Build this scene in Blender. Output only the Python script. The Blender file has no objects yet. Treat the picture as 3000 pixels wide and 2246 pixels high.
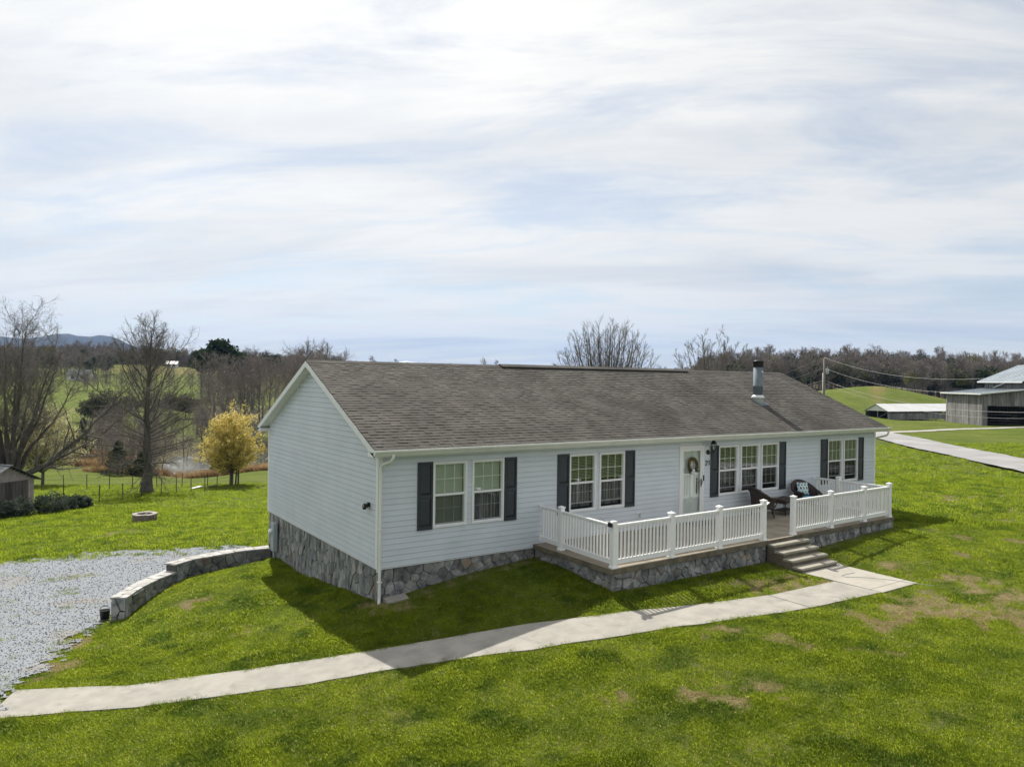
import bpy, bmesh, math, random
import numpy as np
from mathutils import Vector, Matrix

scene = bpy.context.scene
COL = scene.collection
rng = np.random.default_rng(7)
random.seed(7)
R_ = math.radians

# ------------------------------------------------------------------ camera
CAM = np.array([-6.926, -15.668, 4.369])
YAW, PITCH, ROLL, FPX = R_(55.986), R_(-0.2706), R_(0.7639), 2160.3
_F = np.array([math.cos(YAW)*math.cos(PITCH), math.sin(YAW)*math.cos(PITCH), math.sin(PITCH)])
_R = np.array([math.sin(YAW), -math.cos(YAW), 0.0]); _U = np.cross(_R, _F)
_R2 = _R*math.cos(ROLL)+_U*math.sin(ROLL); _U2 = -_R*math.sin(ROLL)+_U*math.cos(ROLL)
cam_data = bpy.data.cameras.new('camera'); cam = bpy.data.objects.new('camera', cam_data); COL.objects.link(cam)
cam_data.sensor_width = 36.0; cam_data.sensor_fit = 'HORIZONTAL'; cam_data.lens = 36.0*FPX/3000.0
cam_data.clip_start = 0.1; cam_data.clip_end = 30000.0
cam.matrix_world = Matrix(((_R2[0], _U2[0], -_F[0], CAM[0]), (_R2[1], _U2[1], -_F[1], CAM[1]), (_R2[2], _U2[2], -_F[2], CAM[2]), (0, 0, 0, 1)))
scene.camera = cam

# ------------------------------------------------------------------ world, sun, exposure
SUN_AZ, SUN_EL = R_(77.0), R_(47.5)
SUN = Vector((math.cos(SUN_EL)*math.cos(SUN_AZ), math.cos(SUN_EL)*math.sin(SUN_AZ), math.sin(SUN_EL)))
world = bpy.data.worlds.new('World'); scene.world = world; world.use_nodes = True
wt = world.node_tree; wt.nodes.clear()

def nd(nt, typ, loc=None, **kw):
    n = nt.nodes.new(typ)
    for k, v in kw.items():
        if k.startswith('i_'):
            key = k[2:]; key = int(key) if key.isdigit() else key.replace('_', ' ')
            s = n.inputs[key]
            if hasattr(v, 'is_linked') or isinstance(v, bpy.types.NodeSocket): nt.links.new(v, s)
            else: s.default_value = v
        else: setattr(n, k, v)
    return n
def math_(nt, op, a, b=None, c=None, clamp=False):
    n = nt.nodes.new('ShaderNodeMath'); n.operation = op; n.use_clamp = clamp
    for i, v in enumerate((a, b, c)):
        if v is None: continue
        if isinstance(v, bpy.types.NodeSocket): nt.links.new(v, n.inputs[i])
        else: n.inputs[i].default_value = v
    return n.outputs[0]
def mix_(nt, fac, a, b, blend='MIX'):
    n = nt.nodes.new('ShaderNodeMix'); n.data_type = 'RGBA'; n.blend_type = blend
    for i, v in ((0, fac), (6, a), (7, b)):
        if isinstance(v, bpy.types.NodeSocket): nt.links.new(v, n.inputs[i])
        elif i == 0: n.inputs[0].default_value = v
        else: n.inputs[i].default_value = (v[0], v[1], v[2], 1.0)
    return n.outputs[2]
def ramp_(nt, fac, lo, hi, clamp=True):
    n = nt.nodes.new('ShaderNodeMapRange'); n.clamp = clamp; n.interpolation_type = 'SMOOTHSTEP'
    nt.links.new(fac, n.inputs[0]); n.inputs[1].default_value = lo; n.inputs[2].default_value = hi
    return n.outputs[0]

sky = nd(wt, 'ShaderNodeTexSky', sky_type='NISHITA', sun_disc=False, sun_elevation=SUN_EL, sun_rotation=R_(90)-SUN_AZ, altitude=300.0, air_density=1.0, dust_density=0.6, ozone_density=1.0)
tc = nd(wt, 'ShaderNodeTexCoord')
sep = nd(wt, 'ShaderNodeSeparateXYZ', i_0=tc.outputs['Generated'])
zc = math_(wt, 'ADD', math_(wt, 'MAXIMUM', sep.outputs[2], 0.0), 0.16)
px = math_(wt, 'DIVIDE', sep.outputs[0], zc); py = math_(wt, 'DIVIDE', sep.outputs[1], zc)
# cloud sheet coordinates, turned so that the streaks lie across the view
ca, sa = math.cos(YAW-R_(8)), math.sin(YAW-R_(8))
fwd = math_(wt, 'ADD', math_(wt, 'MULTIPLY', px, ca), math_(wt, 'MULTIPLY', py, sa))
rgt = math_(wt, 'SUBTRACT', math_(wt, 'MULTIPLY', px, sa), math_(wt, 'MULTIPLY', py, ca))
cv = nd(wt, 'ShaderNodeCombineXYZ'); wt.links.new(math_(wt, 'MULTIPLY', rgt, 0.62), cv.inputs[0]); wt.links.new(math_(wt, 'MULTIPLY', fwd, 1.5), cv.inputs[1])
nz1 = nd(wt, 'ShaderNodeTexNoise', i_Vector=cv.outputs[0], i_Scale=1.5, i_Detail=12.0, i_Roughness=0.62, i_Distortion=0.5)
cv2 = nd(wt, 'ShaderNodeCombineXYZ'); wt.links.new(math_(wt, 'MULTIPLY', rgt, 0.3), cv2.inputs[0]); wt.links.new(math_(wt, 'MULTIPLY', fwd, 0.9), cv2.inputs[1]); cv2.inputs[2].default_value = 4.3
nz2 = nd(wt, 'ShaderNodeTexNoise', i_Vector=cv2.outputs[0], i_Scale=2.0, i_Detail=9.0, i_Roughness=0.58, i_Distortion=0.4)
cover = ramp_(wt, nz1.outputs[0], 0.30, 0.58)
thick = ramp_(wt, nz2.outputs[0], 0.40, 0.72)
dot = nd(wt, 'ShaderNodeVectorMath', operation='DOT_PRODUCT'); wt.links.new(tc.outputs['Generated'], dot.inputs[0]); dot.inputs[1].default_value = SUN
d01 = math_(wt, 'MAXIMUM', dot.outputs[1], 0.0)
glow = math_(wt, 'ADD', math_(wt, 'MULTIPLY', math_(wt, 'POWER', d01, 5.0), 4.2), math_(wt, 'MULTIPLY', math_(wt, 'POWER', d01, 2.0), 0.9))
cl_base = mix_(wt, thick, (9.5, 9.4, 9.05), (7.3, 7.55, 7.8))
gl = nd(wt, 'ShaderNodeCombineXYZ')
for i in range(3): wt.links.new(math_(wt, 'MULTIPLY', glow, (1.0, .95, .85)[i]), gl.inputs[i])
cl_col = mix_(wt, 1.0, cl_base, gl.outputs[0], 'ADD')
facc = math_(wt, 'ADD', math_(wt, 'MULTIPLY', cover, 0.52), 0.46, clamp=True)
skyb = mix_(wt, 1.0, sky.outputs[0], (1.25, 1.2, 1.15), 'MULTIPLY')
final = mix_(wt, facc, skyb, cl_col)
bg = nd(wt, 'ShaderNodeBackground', i_Color=final, i_Strength=0.072)
wo = nd(wt, 'ShaderNodeOutputWorld'); wt.links.new(bg.outputs[0], wo.inputs[0])

sd = bpy.data.lights.new('sun', 'SUN'); sd.energy = 5.0; sd.angle = R_(0.6); sd.color = (1.0, 0.95, 0.86)
so = bpy.data.objects.new('sun', sd); COL.objects.link(so); so.rotation_euler = (-SUN).to_track_quat('-Z', 'Y').to_euler(); so.location = (0, 0, 60)
vs = scene.view_settings; vs.view_transform = 'Standard'; vs.look = 'None'; vs.gamma = 1.0; vs.use_curve_mapping = False; vs.exposure = 0.33
cy = scene.cycles
cy.max_bounces = 8; cy.diffuse_bounces = 3; cy.glossy_bounces = 3; cy.transmission_bounces = 4; cy.transparent_max_bounces = 12; cy.volume_bounces = 0
cy.caustics_reflective = False; cy.caustics_refractive = False; cy.use_denoising = True

# ------------------------------------------------------------------ helpers
def tag(o, label=None, cat=None, group=None, kind=None):
    if label: o['label'] = label
    if cat: o['category'] = cat
    if group: o['group'] = group
    if kind: o['kind'] = kind
    return o
def empty(name, loc=(0, 0, 0), rz=0.0, parent=None):
    o = bpy.data.objects.new(name, None); COL.objects.link(o); o.location = loc; o.rotation_euler = (0, 0, rz); o.empty_display_size = 0.2
    if parent: o.parent = parent
    return o
def link(name, me, parent=None, loc=None):
    o = bpy.data.objects.new(name, me); COL.objects.link(o)
    if parent is not None: o.parent = parent
    if loc is not None: o.location = loc
    return o
def copy_tree(o, parent=None):
    c = o.copy(); COL.objects.link(c); c.parent = parent
    for ch in list(o.children): copy_tree(ch, c)
    return c

class MB:
    def __init__(s): s.v = []; s.f = []; s.m = []
    def add(s, V, Fs, mi=0):
        b = len(s.v); s.v += [tuple(map(float, q)) for q in V]; s.f += [tuple(b+i for i in f) for f in Fs]; s.m += [mi]*len(Fs); return s
    def box(s, x0, x1, y0, y1, z0, z1, mi=0):
        V = [(x0, y0, z0), (x1, y0, z0), (x1, y1, z0), (x0, y1, z0), (x0, y0, z1), (x1, y0, z1), (x1, y1, z1), (x0, y1, z1)]
        return s.add(V, [(0, 3, 2, 1), (4, 5, 6, 7), (0, 1, 5, 4), (1, 2, 6, 5), (2, 3, 7, 6), (3, 0, 4, 7)], mi)
    def bbox(s, x0, x1, y0, y1, z0, z1, b=0.01, mi=0):
        # box with chamfered edges on the top and the upright corners
        def ring(k, z): return [(x0+k, y0+b+k*0, z), (x0+b+k*0, y0+k, z), (x1-b, y0+k, z), (x1-k, y0+b, z), (x1-k, y1-b, z), (x1-b, y1-k, z), (x0+b, y1-k, z), (x0+k, y1-b, z)]
        def r2(k, z):
            c = b+k
            return [(x0+k, y0+c, z), (x0+c, y0+k, z), (x1-c, y0+k, z), (x1-k, y0+c, z), (x1-k, y1-c, z), (x1-c, y1-k, z), (x0+c, y1-k, z), (x0+k, y1-c, z)]
        V = r2(0, z0)+r2(0, z1-b)+r2(b, z1); n = 8
        Fs = [tuple(range(7, -1, -1)), tuple(range(16, 24))]
        for j in (0, 8):
            for i in range(n): Fs.append((j+i, j+(i+1) % n, j+8+(i+1) % n, j+8+i))
        return s.add(V, Fs, mi)
    def obox(s, c, ax, ay, az, mi=0):
        c, ax, ay, az = (np.array(q, float) for q in (c, ax, ay, az))
        V = [c+i*ax+j*ay+k*az for k in (-1, 1) for (i, j) in ((-1, -1), (1, -1), (1, 1), (-1, 1))]
        return s.add(V, [(0, 3, 2, 1), (4, 5, 6, 7), (0, 1, 5, 4), (1, 2, 6, 5), (2, 3, 7, 6), (3, 0, 4, 7)], mi)
    def bar(s, a, b, w, h, up=(0, 0, 1), mi=0):
        a, b, up = (np.array(q, float) for q in (a, b, up)); d = b-a; L = np.linalg.norm(d); d /= L
        sx = np.cross(d, up); sx /= np.linalg.norm(sx); u = np.cross(sx, d)
        return s.obox((a+b)/2, d*L/2, sx*w/2, u*h/2, mi)
    def prism(s, poly, off, mi=0):
        P = [np.array(q, float) for q in poly]; off = np.array(off, float); n = len(P)
        return s.add(P+[q+off for q in P], [tuple(range(n-1, -1, -1)), tuple(range(n, 2*n))]+[(i, (i+1) % n, n+(i+1) % n, n+i) for i in range(n)], mi)
    def tube(s, pts, rad, n=8, caps=True, mi=0):
        pts = np.array(pts, float); K = len(pts); rad = np.full(K, rad) if np.isscalar(rad) else np.array(rad)
        T = np.gradient(pts, axis=0); T /= np.linalg.norm(T, axis=1)[:, None]+1e-12
        ref = np.array([0, 0, 1.0]) if abs(T[0][2]) < 0.9 else np.array([1.0, 0, 0])
        V = []; u = np.cross(T[0], ref); u /= np.linalg.norm(u)
        for k in range(K):
            u = u-T[k]*(u@T[k]); u /= np.linalg.norm(u); w = np.cross(T[k], u)
            for i in range(n):
                a = 2*math.pi*i/n; V.append(pts[k]+rad[k]*(math.cos(a)*u+math.sin(a)*w))
        Fs = [(k*n+i, k*n+(i+1) % n, (k+1)*n+(i+1) % n, (k+1)*n+i) for k in range(K-1) for i in range(n)]
        if caps: Fs += [tuple(range(n-1, -1, -1)), tuple(range((K-1)*n, K*n))]
        return s.add(V, Fs, mi)
    def lathe(s, prof, n=20, c=(0, 0, 0), mi=0):
        V = [(c[0]+r*math.cos(2*math.pi*i/n), c[1]+r*math.sin(2*math.pi*i/n), c[2]+z) for r, z in prof for i in range(n)]
        Fs = [(k*n+i, k*n+(i+1) % n, (k+1)*n+(i+1) % n, (k+1)*n+i) for k in range(len(prof)-1) for i in range(n)]
        if prof[0][0] > 1e-5: Fs.append(tuple(range(n-1, -1, -1)))
        if prof[-1][0] > 1e-5: Fs.append(tuple(range((len(prof)-1)*n, len(prof)*n)))
        return s.add(V, Fs, mi)
    def mesh(s, name, mats, smooth=False):
        me = bpy.data.meshes.new(name); me.from_pydata(s.v, [], s.f); me.update()
        for m in (mats if isinstance(mats, (list, tuple)) else [mats]): me.materials.append(m)
        if any(s.m): me.polygons.foreach_set('material_index', s.m)
        if smooth: me.polygons.foreach_set('use_smooth', [True]*len(me.polygons))
        return me
    def build(s, name, mats, parent=None, smooth=False, loc=None):
        return link(name, s.mesh(name, mats, smooth), parent, loc)

def np_mesh(name, V, F, mat=None, smooth=False):
    V = np.asarray(V, np.float32).reshape(-1, 3); F = np.asarray(F, np.int32); k = F.shape[1]
    me = bpy.data.meshes.new(name); me.vertices.add(len(V)); me.vertices.foreach_set('co', V.ravel())
    me.loops.add(F.size); me.loops.foreach_set('vertex_index', F.ravel())
    me.polygons.add(len(F)); me.polygons.foreach_set('loop_start', np.arange(0, F.size, k, dtype=np.int32))
    if smooth: me.polygons.foreach_set('use_smooth', np.ones(len(F), bool))
    me.update(calc_edges=True)
    if mat: me.materials.append(mat)
    return me

# numpy value noise
_perm = np.random.default_rng(3).random((256, 256))
def vnoise(x, y):
    xi = np.floor(x).astype(int); yi = np.floor(y).astype(int); fx = x-xi; fy = y-yi
    fx = fx*fx*(3-2*fx); fy = fy*fy*(3-2*fy); g = lambda i, j: _perm[i & 255, j & 255]
    return (g(xi, yi)*(1-fx)+g(xi+1, yi)*fx)*(1-fy)+(g(xi, yi+1)*(1-fx)+g(xi+1, yi+1)*fx)*fy
def fbm(x, y, o=4):
    s = 0; a = 0.5; t = 0
    for i in range(o): s = s+a*vnoise(x*2**i+17*i, y*2**i+31*i); t += a; a *= 0.5
    return s/t

# ------------------------------------------------------------------ materials
MATS = {}
def pbr(name, col, rough=0.6, col2=None, var=0.12, nscale=4.0, detail=5.0, bump=0.0, bscale=40.0, bdist=0.01, metal=0.0, rnd=0.0, spec=0.5, stretch=None, tint2=None, t2scale=1.0, t2lo=0.5, t2hi=0.7, coat=0.0):
    m = bpy.data.materials.new(name); m.use_nodes = True; nt = m.node_tree; b = nt.nodes['Principled BSDF']
    geo = nd(nt, 'ShaderNodeNewGeometry'); vec = geo.outputs['Position']
    if stretch:
        mp = nd(nt, 'ShaderNodeMapping', i_Vector=vec); mp.inputs['Scale'].default_value = stretch; vec = mp.outputs[0]
    c1 = col2 if col2 else tuple(min(1, c*(1+var)) for c in col); c0 = col if col2 else tuple(c*(1-var) for c in col)
    nz = nd(nt, 'ShaderNodeTexNoise', i_Vector=vec, i_Scale=nscale, i_Detail=detail, i_Roughness=0.6)
    c = mix_(nt, ramp_(nt, nz.outputs[0], 0.3, 0.7), c0, c1)
    if tint2:
        nz2 = nd(nt, 'ShaderNodeTexNoise', i_Vector=geo.outputs['Position'], i_Scale=t2scale, i_Detail=4.0)
        c = mix_(nt, ramp_(nt, nz2.outputs[0], t2lo, t2hi), c, tint2)
    if rnd:
        oi = nd(nt, 'ShaderNodeObjectInfo')
        rr = math_(nt, 'FRACT', math_(nt, 'ADD', oi.outputs['Random'], geo.outputs['Random Per Island']))
        val = math_(nt, 'ADD', math_(nt, 'MULTIPLY', rr, 2*rnd), 1-rnd)
        cc = nd(nt, 'ShaderNodeCombineXYZ')
        for i in range(3): nt.links.new(val, cc.inputs[i])
        c = mix_(nt, 1.0, c, cc.outputs[0], 'MULTIPLY')
    nt.links.new(c, b.inputs['Base Color']); b.inputs['Roughness'].default_value = rough; b.inputs['Metallic'].default_value = metal
    b.inputs['Specular IOR Level'].default_value = spec; b.inputs['Coat Weight'].default_value = coat
    if bump:
        nb = nd(nt, 'ShaderNodeTexNoise', i_Vector=vec, i_Scale=bscale, i_Detail=6.0, i_Roughness=0.6)
        bp = nd(nt, 'ShaderNodeBump', i_Strength=bump, i_Distance=bdist, i_Height=nb.outputs[0]); nt.links.new(bp.outputs[0], b.inputs['Normal'])
    MATS[name] = m
    return m
def leafmat(name, colA, colB, scale=1.0, trans=0.4, dm=1.0, tm=1.0, colC=None, cscale=0.3, clo=.5, chi=.65, colD=None):
    m = bpy.data.materials.new(name); m.use_nodes = True; nt = m.node_tree; nt.nodes.clear()
    geo = nd(nt, 'ShaderNodeNewGeometry'); nz = nd(nt, 'ShaderNodeTexNoise', i_Vector=geo.outputs['Position'], i_Scale=scale, i_Detail=4.0)
    oi = nd(nt, 'ShaderNodeObjectInfo')
    f = math_(nt, 'ADD', ramp_(nt, nz.outputs[0], 0.3, 0.7), math_(nt, 'MULTIPLY', math_(nt, 'SUBTRACT', math_(nt, 'FRACT', math_(nt, 'ADD', geo.outputs['Random Per Island'], oi.outputs['Random'])), 0.5), 0.7), clamp=True)
    c = mix_(nt, f, colA, colB)
    if colC:
        n2 = nd(nt, 'ShaderNodeTexNoise', i_Vector=geo.outputs['Position'], i_Scale=cscale, i_Detail=5.0)
        c = mix_(nt, ramp_(nt, n2.outputs[0], clo, chi), c, colC)
    if colD: c = mix_(nt, math_(nt, 'GREATER_THAN', math_(nt, 'FRACT', math_(nt, 'MULTIPLY', geo.outputs['Random Per Island'], 7.31)), 0.92), c, colD)
    d = nd(nt, 'ShaderNodeBsdfDiffuse', i_Color=mix_(nt, 1.0, c, (dm, dm, dm), 'MULTIPLY')); t = nd(nt, 'ShaderNodeBsdfTranslucent', i_Color=mix_(nt, 1.0, c, (tm, tm, tm), 'MULTIPLY'))
    mx = nd(nt, 'ShaderNodeMixShader', i_0=trans, i_1=d.outputs[0], i_2=t.outputs[0])
    o = nd(nt, 'ShaderNodeOutputMaterial', i_Surface=mx.outputs[0]); MATS[name] = m
    return m

M_vinyl = pbr('vinyl_siding', (0.62, 0.665, 0.715), 0.42, var=0.035, nscale=1.1, rnd=0.025, bump=0.04, bscale=60, tint2=(0.57, 0.625, 0.65), t2scale=0.8, t2lo=.55, t2hi=.8)
M_white = pbr('white_trim', (0.80, 0.81, 0.81), 0.38, var=0.03, nscale=6)
M_rail = pbr('white_vinyl_rail', (0.84, 0.845, 0.84), 0.32, var=0.02, nscale=8)
M_gutter = pbr('gutter_enamel', (0.74, 0.755, 0.70), 0.3, var=0.05, nscale=3, tint2=(0.6, 0.62, 0.53), t2scale=2.0, t2lo=.6, t2hi=.8)
M_soffit = pbr('soffit_vinyl', (0.73, 0.74, 0.68), 0.5, var=0.04, nscale=4)
M_shingle = pbr('asphalt_shingle', (0.060, 0.055, 0.049), 0.9, col2=(0.100, 0.093, 0.084), nscale=1.4, rnd=0.085, bump=0.5, bscale=260, bdist=0.006, spec=0.2, tint2=(0.048, 0.043, 0.038), t2scale=0.5, t2lo=.48, t2hi=.72)
M_under = pbr('roof_underlay', (0.04, 0.037, 0.035), 0.95, var=0.2)
M_vent = pbr('ridge_vent_black', (0.02, 0.02, 0.02), 0.8)
M_shut = pbr('shutter_slate', (0.030, 0.037, 0.046), 0.5, var=0.12, nscale=8, stretch=(1, 1, 6))
M_stone = pbr('field_stone', (0.12, 0.13, 0.135), 0.85, col2=(0.34, 0.335, 0.32), nscale=4.2, rnd=0.36, bump=0.9, bscale=22, bdist=0.025, spec=0.3, tint2=(0.27, 0.205, 0.155), t2scale=2.3, t2lo=.58, t2hi=.72)
M_stoneg = pbr('ledge_stone', (0.135, 0.148, 0.152), 0.85, col2=(0.37, 0.37, 0.35), nscale=3.0, rnd=0.32, bump=1.0, bscale=14, bdist=0.03, spec=0.3, stretch=(2.2, 2.2, .55), tint2=(0.33, 0.265, 0.20), t2scale=2.6, t2lo=.56, t2hi=.72)
M_mortar = pbr('mortar', (0.095, 0.095, 0.09), 0.95, var=0.25, nscale=9, bump=0.6, bscale=60)
M_capst = pbr('cap_stone', (0.40, 0.39, 0.37), 0.85, var=0.2, nscale=6, rnd=0.2, bump=0.7, bscale=25, bdist=0.02)
M_conc = pbr('walk_concrete', (0.305, 0.288, 0.255), 0.9, var=0.13, nscale=2.1, bump=0.35, bscale=120, bdist=0.004, tint2=(0.235, 0.222, 0.197), t2scale=3.0, t2lo=.52, t2hi=.75)
M_conc2 = pbr('pad_concrete', (0.355, 0.33, 0.285), 0.9, var=0.08, nscale=1.5, bump=0.3, bscale=120, bdist=0.004, tint2=(0.30, 0.275, 0.235), t2scale=2.2, t2lo=.5, t2hi=.75)
M_deck = pbr('porch_concrete', (0.27, 0.235, 0.18), 0.85, var=0.14, nscale=1.6, bump=0.3, bscale=70, tint2=(0.21, 0.18, 0.14), t2scale=2.4, t2lo=.5, t2hi=.7)
M_deckside = pbr('shaded_weathered_edge', (0.14, 0.12, 0.085), 0.95, var=.3, nscale=4, bump=.4, bscale=60)  # dark tone paints in the shade on slab sides and risers, plus dirt and moss
M_step = pbr('step_concrete', (0.30, 0.278, 0.228), 0.9, var=0.14, nscale=3, bump=0.4, bscale=80, tint2=(0.24, 0.22, 0.17), t2scale=3.5, t2lo=.5, t2hi=.75)
M_dark = pbr('interior_dark', (0.10, 0.10, 0.095), 0.9)
M_blind = pbr('blind_slat', (0.46, 0.50, 0.43), 0.5, var=0.05)
M_curtain = pbr('curtain_cloth', (0.42, 0.42, 0.40), 0.9, col2=(0.16, 0.17, 0.18), nscale=7.0, stretch=(3.0, 1, 0.1), detail=3)
M_door = pbr('white_door', (0.78, 0.79, 0.79), 0.35, var=0.02)
M_black = pbr('black_metal', (0.018, 0.018, 0.02), 0.4, metal=0.2)
M_wicker = pbr('brown_wicker', (0.022, 0.016, 0.013), 0.6, col2=(0.058, 0.040, 0.032), nscale=40, bump=0.8, bscale=110, bdist=0.01)
M_cush = pbr('blue_cushion', (0.13, 0.42, 0.55), 0.9, var=0.08, nscale=8, bump=0.1, bscale=80)
M_steel = pbr('galvanised_pipe', (0.16, 0.198, 0.228), 0.72, var=0.12, nscale=3, metal=0.1, spec=.3)
M_grey = pbr('meter_grey', (0.36, 0.41, 0.43), 0.5, var=0.05)
M_bark = pbr('bark', (0.075, 0.066, 0.058), 0.95, col2=(0.15, 0.135, 0.12), nscale=3, stretch=(2, 2, .4), bump=0.6, bscale=14, bdist=0.03)
M_twig = pbr('twig_bark', (0.125, 0.11, 0.095), 0.95, col2=(0.215, 0.19, 0.165), nscale=0.7)
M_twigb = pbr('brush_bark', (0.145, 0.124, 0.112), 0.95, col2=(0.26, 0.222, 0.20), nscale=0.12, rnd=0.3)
M_wood = pbr('weathered_board', (0.12, 0.115, 0.118), 0.9, col2=(0.26, 0.25, 0.25), nscale=2.2, stretch=(3, 3, .25), rnd=0.25, bump=0.5, bscale=20, tint2=(0.13, 0.105, 0.085), t2scale=.8, t2lo=.58, t2hi=.75)
M_wood2 = pbr('dark_board', (0.055, 0.048, 0.044), 0.95, col2=(0.13, 0.115, 0.105), nscale=2, stretch=(3, 3, .3), rnd=0.3)
M_tin = pbr('blue_grey_tin', (0.33, 0.38, 0.42), 0.32, var=0.15, nscale=.6, metal=0.55, rnd=0.08)
M_wtin = pbr('white_tin', (0.68, 0.68, 0.68), 0.35, var=0.03, rnd=.03)
M_stin = pbr('shed_tin', (0.075, 0.08, 0.082), 0.75, col2=(0.17, 0.18, 0.185), nscale=1.5, metal=0.0, rnd=0.2, stretch=(1, 1, .3))
M_pink = pbr('shed_boards', (0.36, 0.31, 0.295), 0.85, var=0.12, nscale=5, rnd=.06)
M_pole = pbr('pole_wood', (0.20, 0.175, 0.15), 0.9, var=0.25, nscale=3, stretch=(3, 3, .3))
M_wire = pbr('aluminium_wire', (0.42, 0.42, 0.42), 0.6, metal=0.1)
M_road = pbr('road_asphalt', (0.255, 0.25, 0.25), 0.9, var=0.1, nscale=.5, bump=0.2, bscale=60, tint2=(0.31, .30, .30), t2scale=.25, t2lo=.5, t2hi=.7)
M_track = pbr('gravel_track', (0.33, 0.31, 0.285), 0.95, var=0.2, nscale=2, bump=.4, bscale=30)
M_brickp = pbr('pit_block', (0.20, 0.16, 0.135), 0.9, var=.2, nscale=6, rnd=.25, bump=.5, bscale=30)
M_pit_top = pbr('pit_cap', (0.33, 0.30, 0.27), 0.9, var=.15, rnd=.2)
M_ash = pbr('ash', (0.045, 0.042, 0.04), 1.0, var=.4, nscale=12)
M_rock = pbr('gravel_stone', (0.19, 0.203, 0.225), 0.9, col2=(0.285, 0.302, 0.33), nscale=25, rnd=0.18)
M_gravel = pbr('gravel_bed', (0.175, 0.19, 0.212), 0.95, col2=(0.255, 0.272, 0.298), nscale=38, detail=3, bump=0.5, bscale=45, bdist=0.02, tint2=(0.215, .205, .185), t2scale=.7, t2lo=.52, t2hi=.7)

M_glass = bpy.data.materials.new('window_glass'); M_glass.use_nodes = True; nt = M_glass.node_tree; nt.nodes.clear()
lw = nd(nt, 'ShaderNodeLayerWeight', i_Blend=0.5); schl = math_(nt, 'ADD', math_(nt, 'MULTIPLY', math_(nt, 'POWER', lw.outputs['Facing'], 5.0), 0.9), 0.13, clamp=True); tr = nd(nt, 'ShaderNodeBsdfTransparent', i_Color=(.88, .93, .91, 1)); gs = nd(nt, 'ShaderNodeBsdfGlossy', i_Roughness=0.015, i_Color=(1, 1, 1, 1))
mxs = nd(nt, 'ShaderNodeMixShader', i_0=schl, i_1=tr.outputs[0], i_2=gs.outputs[0]); nd(nt, 'ShaderNodeOutputMaterial', i_Surface=mxs.outputs[0])
M_screen = bpy.data.materials.new('insect_screen'); M_screen.use_nodes = True; nt = M_screen.node_tree; nt.nodes.clear()
tr = nd(nt, 'ShaderNodeBsdfTransparent', i_Color=(1, 1, 1, 1)); df = nd(nt, 'ShaderNodeBsdfDiffuse', i_Color=(.025, .027, .03, 1)); mxs = nd(nt, 'ShaderNodeMixShader', i_0=0.42, i_1=tr.outputs[0], i_2=df.outputs[0]); nd(nt, 'ShaderNodeOutputMaterial', i_Surface=mxs.outputs[0])
M_water = bpy.data.materials.new('pond_water'); M_water.use_nodes = True; nt = M_water.node_tree; b = nt.nodes['Principled BSDF']
b.inputs['Base Color'].default_value = (.03, .035, .03, 1); b.inputs['Roughness'].default_value = 0.08
gp_ = nd(nt, 'ShaderNodeNewGeometry'); nb = nd(nt, 'ShaderNodeTexNoise', i_Vector=gp_.outputs['Position'], i_Scale=1.6, i_Detail=4.0); bp = nd(nt, 'ShaderNodeBump', i_Strength=1.0, i_Distance=0.30, i_Height=nb.outputs[0]); nt.links.new(bp.outputs[0], b.inputs['Normal'])

M_blade = leafmat('grass_blade', (0.142, 0.196, 0.019), (0.250, 0.304, 0.027), 1.7, 0.68, 0.55, 1.65, colC=(0.092, 0.145, 0.020), cscale=1.1, clo=.50, chi=.68, colD=(.36, .30, .13))
M_straw = leafmat('straw_blade', (0.34, 0.265, 0.13), (0.50, 0.41, 0.22), 2.0, 0.3)
M_blossom = leafmat('pear_blossom', (0.60, 0.48, 0.13), (0.82, 0.70, 0.28), 1.6, 0.5, colC=(0.44, 0.38, 0.09), cscale=1.2)
M_blossom2 = leafmat('pale_blossom', (0.46, 0.43, 0.22), (0.66, 0.63, 0.42), 1.6, 0.5, colC=(0.34, 0.33, 0.12), cscale=1.2)
M_ever = leafmat('evergreen_needles', (0.034, 0.052, 0.026), (0.075, 0.098, 0.045), 1.0, 0.15)
M_wreath = leafmat('wreath_twig', (.10, .085, .04), (.19, .15, .075), 8.0, 0.1)
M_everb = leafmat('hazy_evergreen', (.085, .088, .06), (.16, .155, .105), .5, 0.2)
M_shrub = leafmat('shrub_leaf', (0.035, 0.052, 0.034), (0.15, 0.175, 0.135), 3.0, 0.15)
M_bud = leafmat('budding_leaf', (0.15, 0.155, 0.055), (0.24, 0.235, 0.08), 0.4, 0.3)
M_brownleaf = leafmat('dry_leaf', (0.15, 0.085, 0.045), (0.27, 0.16, 0.085), 1.0, 0.3)
M_sedge = leafmat('broom_sedge', (0.34, 0.225, 0.115), (0.50, 0.36, 0.20), 0.5, 0.35)

# pillow print: white lines on blue, one green band
M_pillow = bpy.data.materials.new('pillow_print'); M_pillow.use_nodes = True; nt = M_pillow.node_tree; b = nt.nodes['Principled BSDF']; b.inputs['Roughness'].default_value = 0.9
tcn = nd(nt, 'ShaderNodeTexCoord'); sp = nd(nt, 'ShaderNodeSeparateXYZ', i_0=tcn.outputs['Object'])
def lines(ax, ay, fr_, w):
    t = math_(nt, 'ADD', math_(nt, 'MULTIPLY', sp.outputs[0], ax*fr_), math_(nt, 'MULTIPLY', sp.outputs[2], ay*fr_))
    return math_(nt, 'LESS_THAN', math_(nt, 'ABSOLUTE', math_(nt, 'SUBTRACT', math_(nt, 'FRACT', t), 0.5)), w)
ln = math_(nt, 'MAXIMUM', math_(nt, 'MAXIMUM', lines(1, .55, 9, .13), lines(1, -.55, 9, .13)), lines(0, 1, 7, .10))
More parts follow.
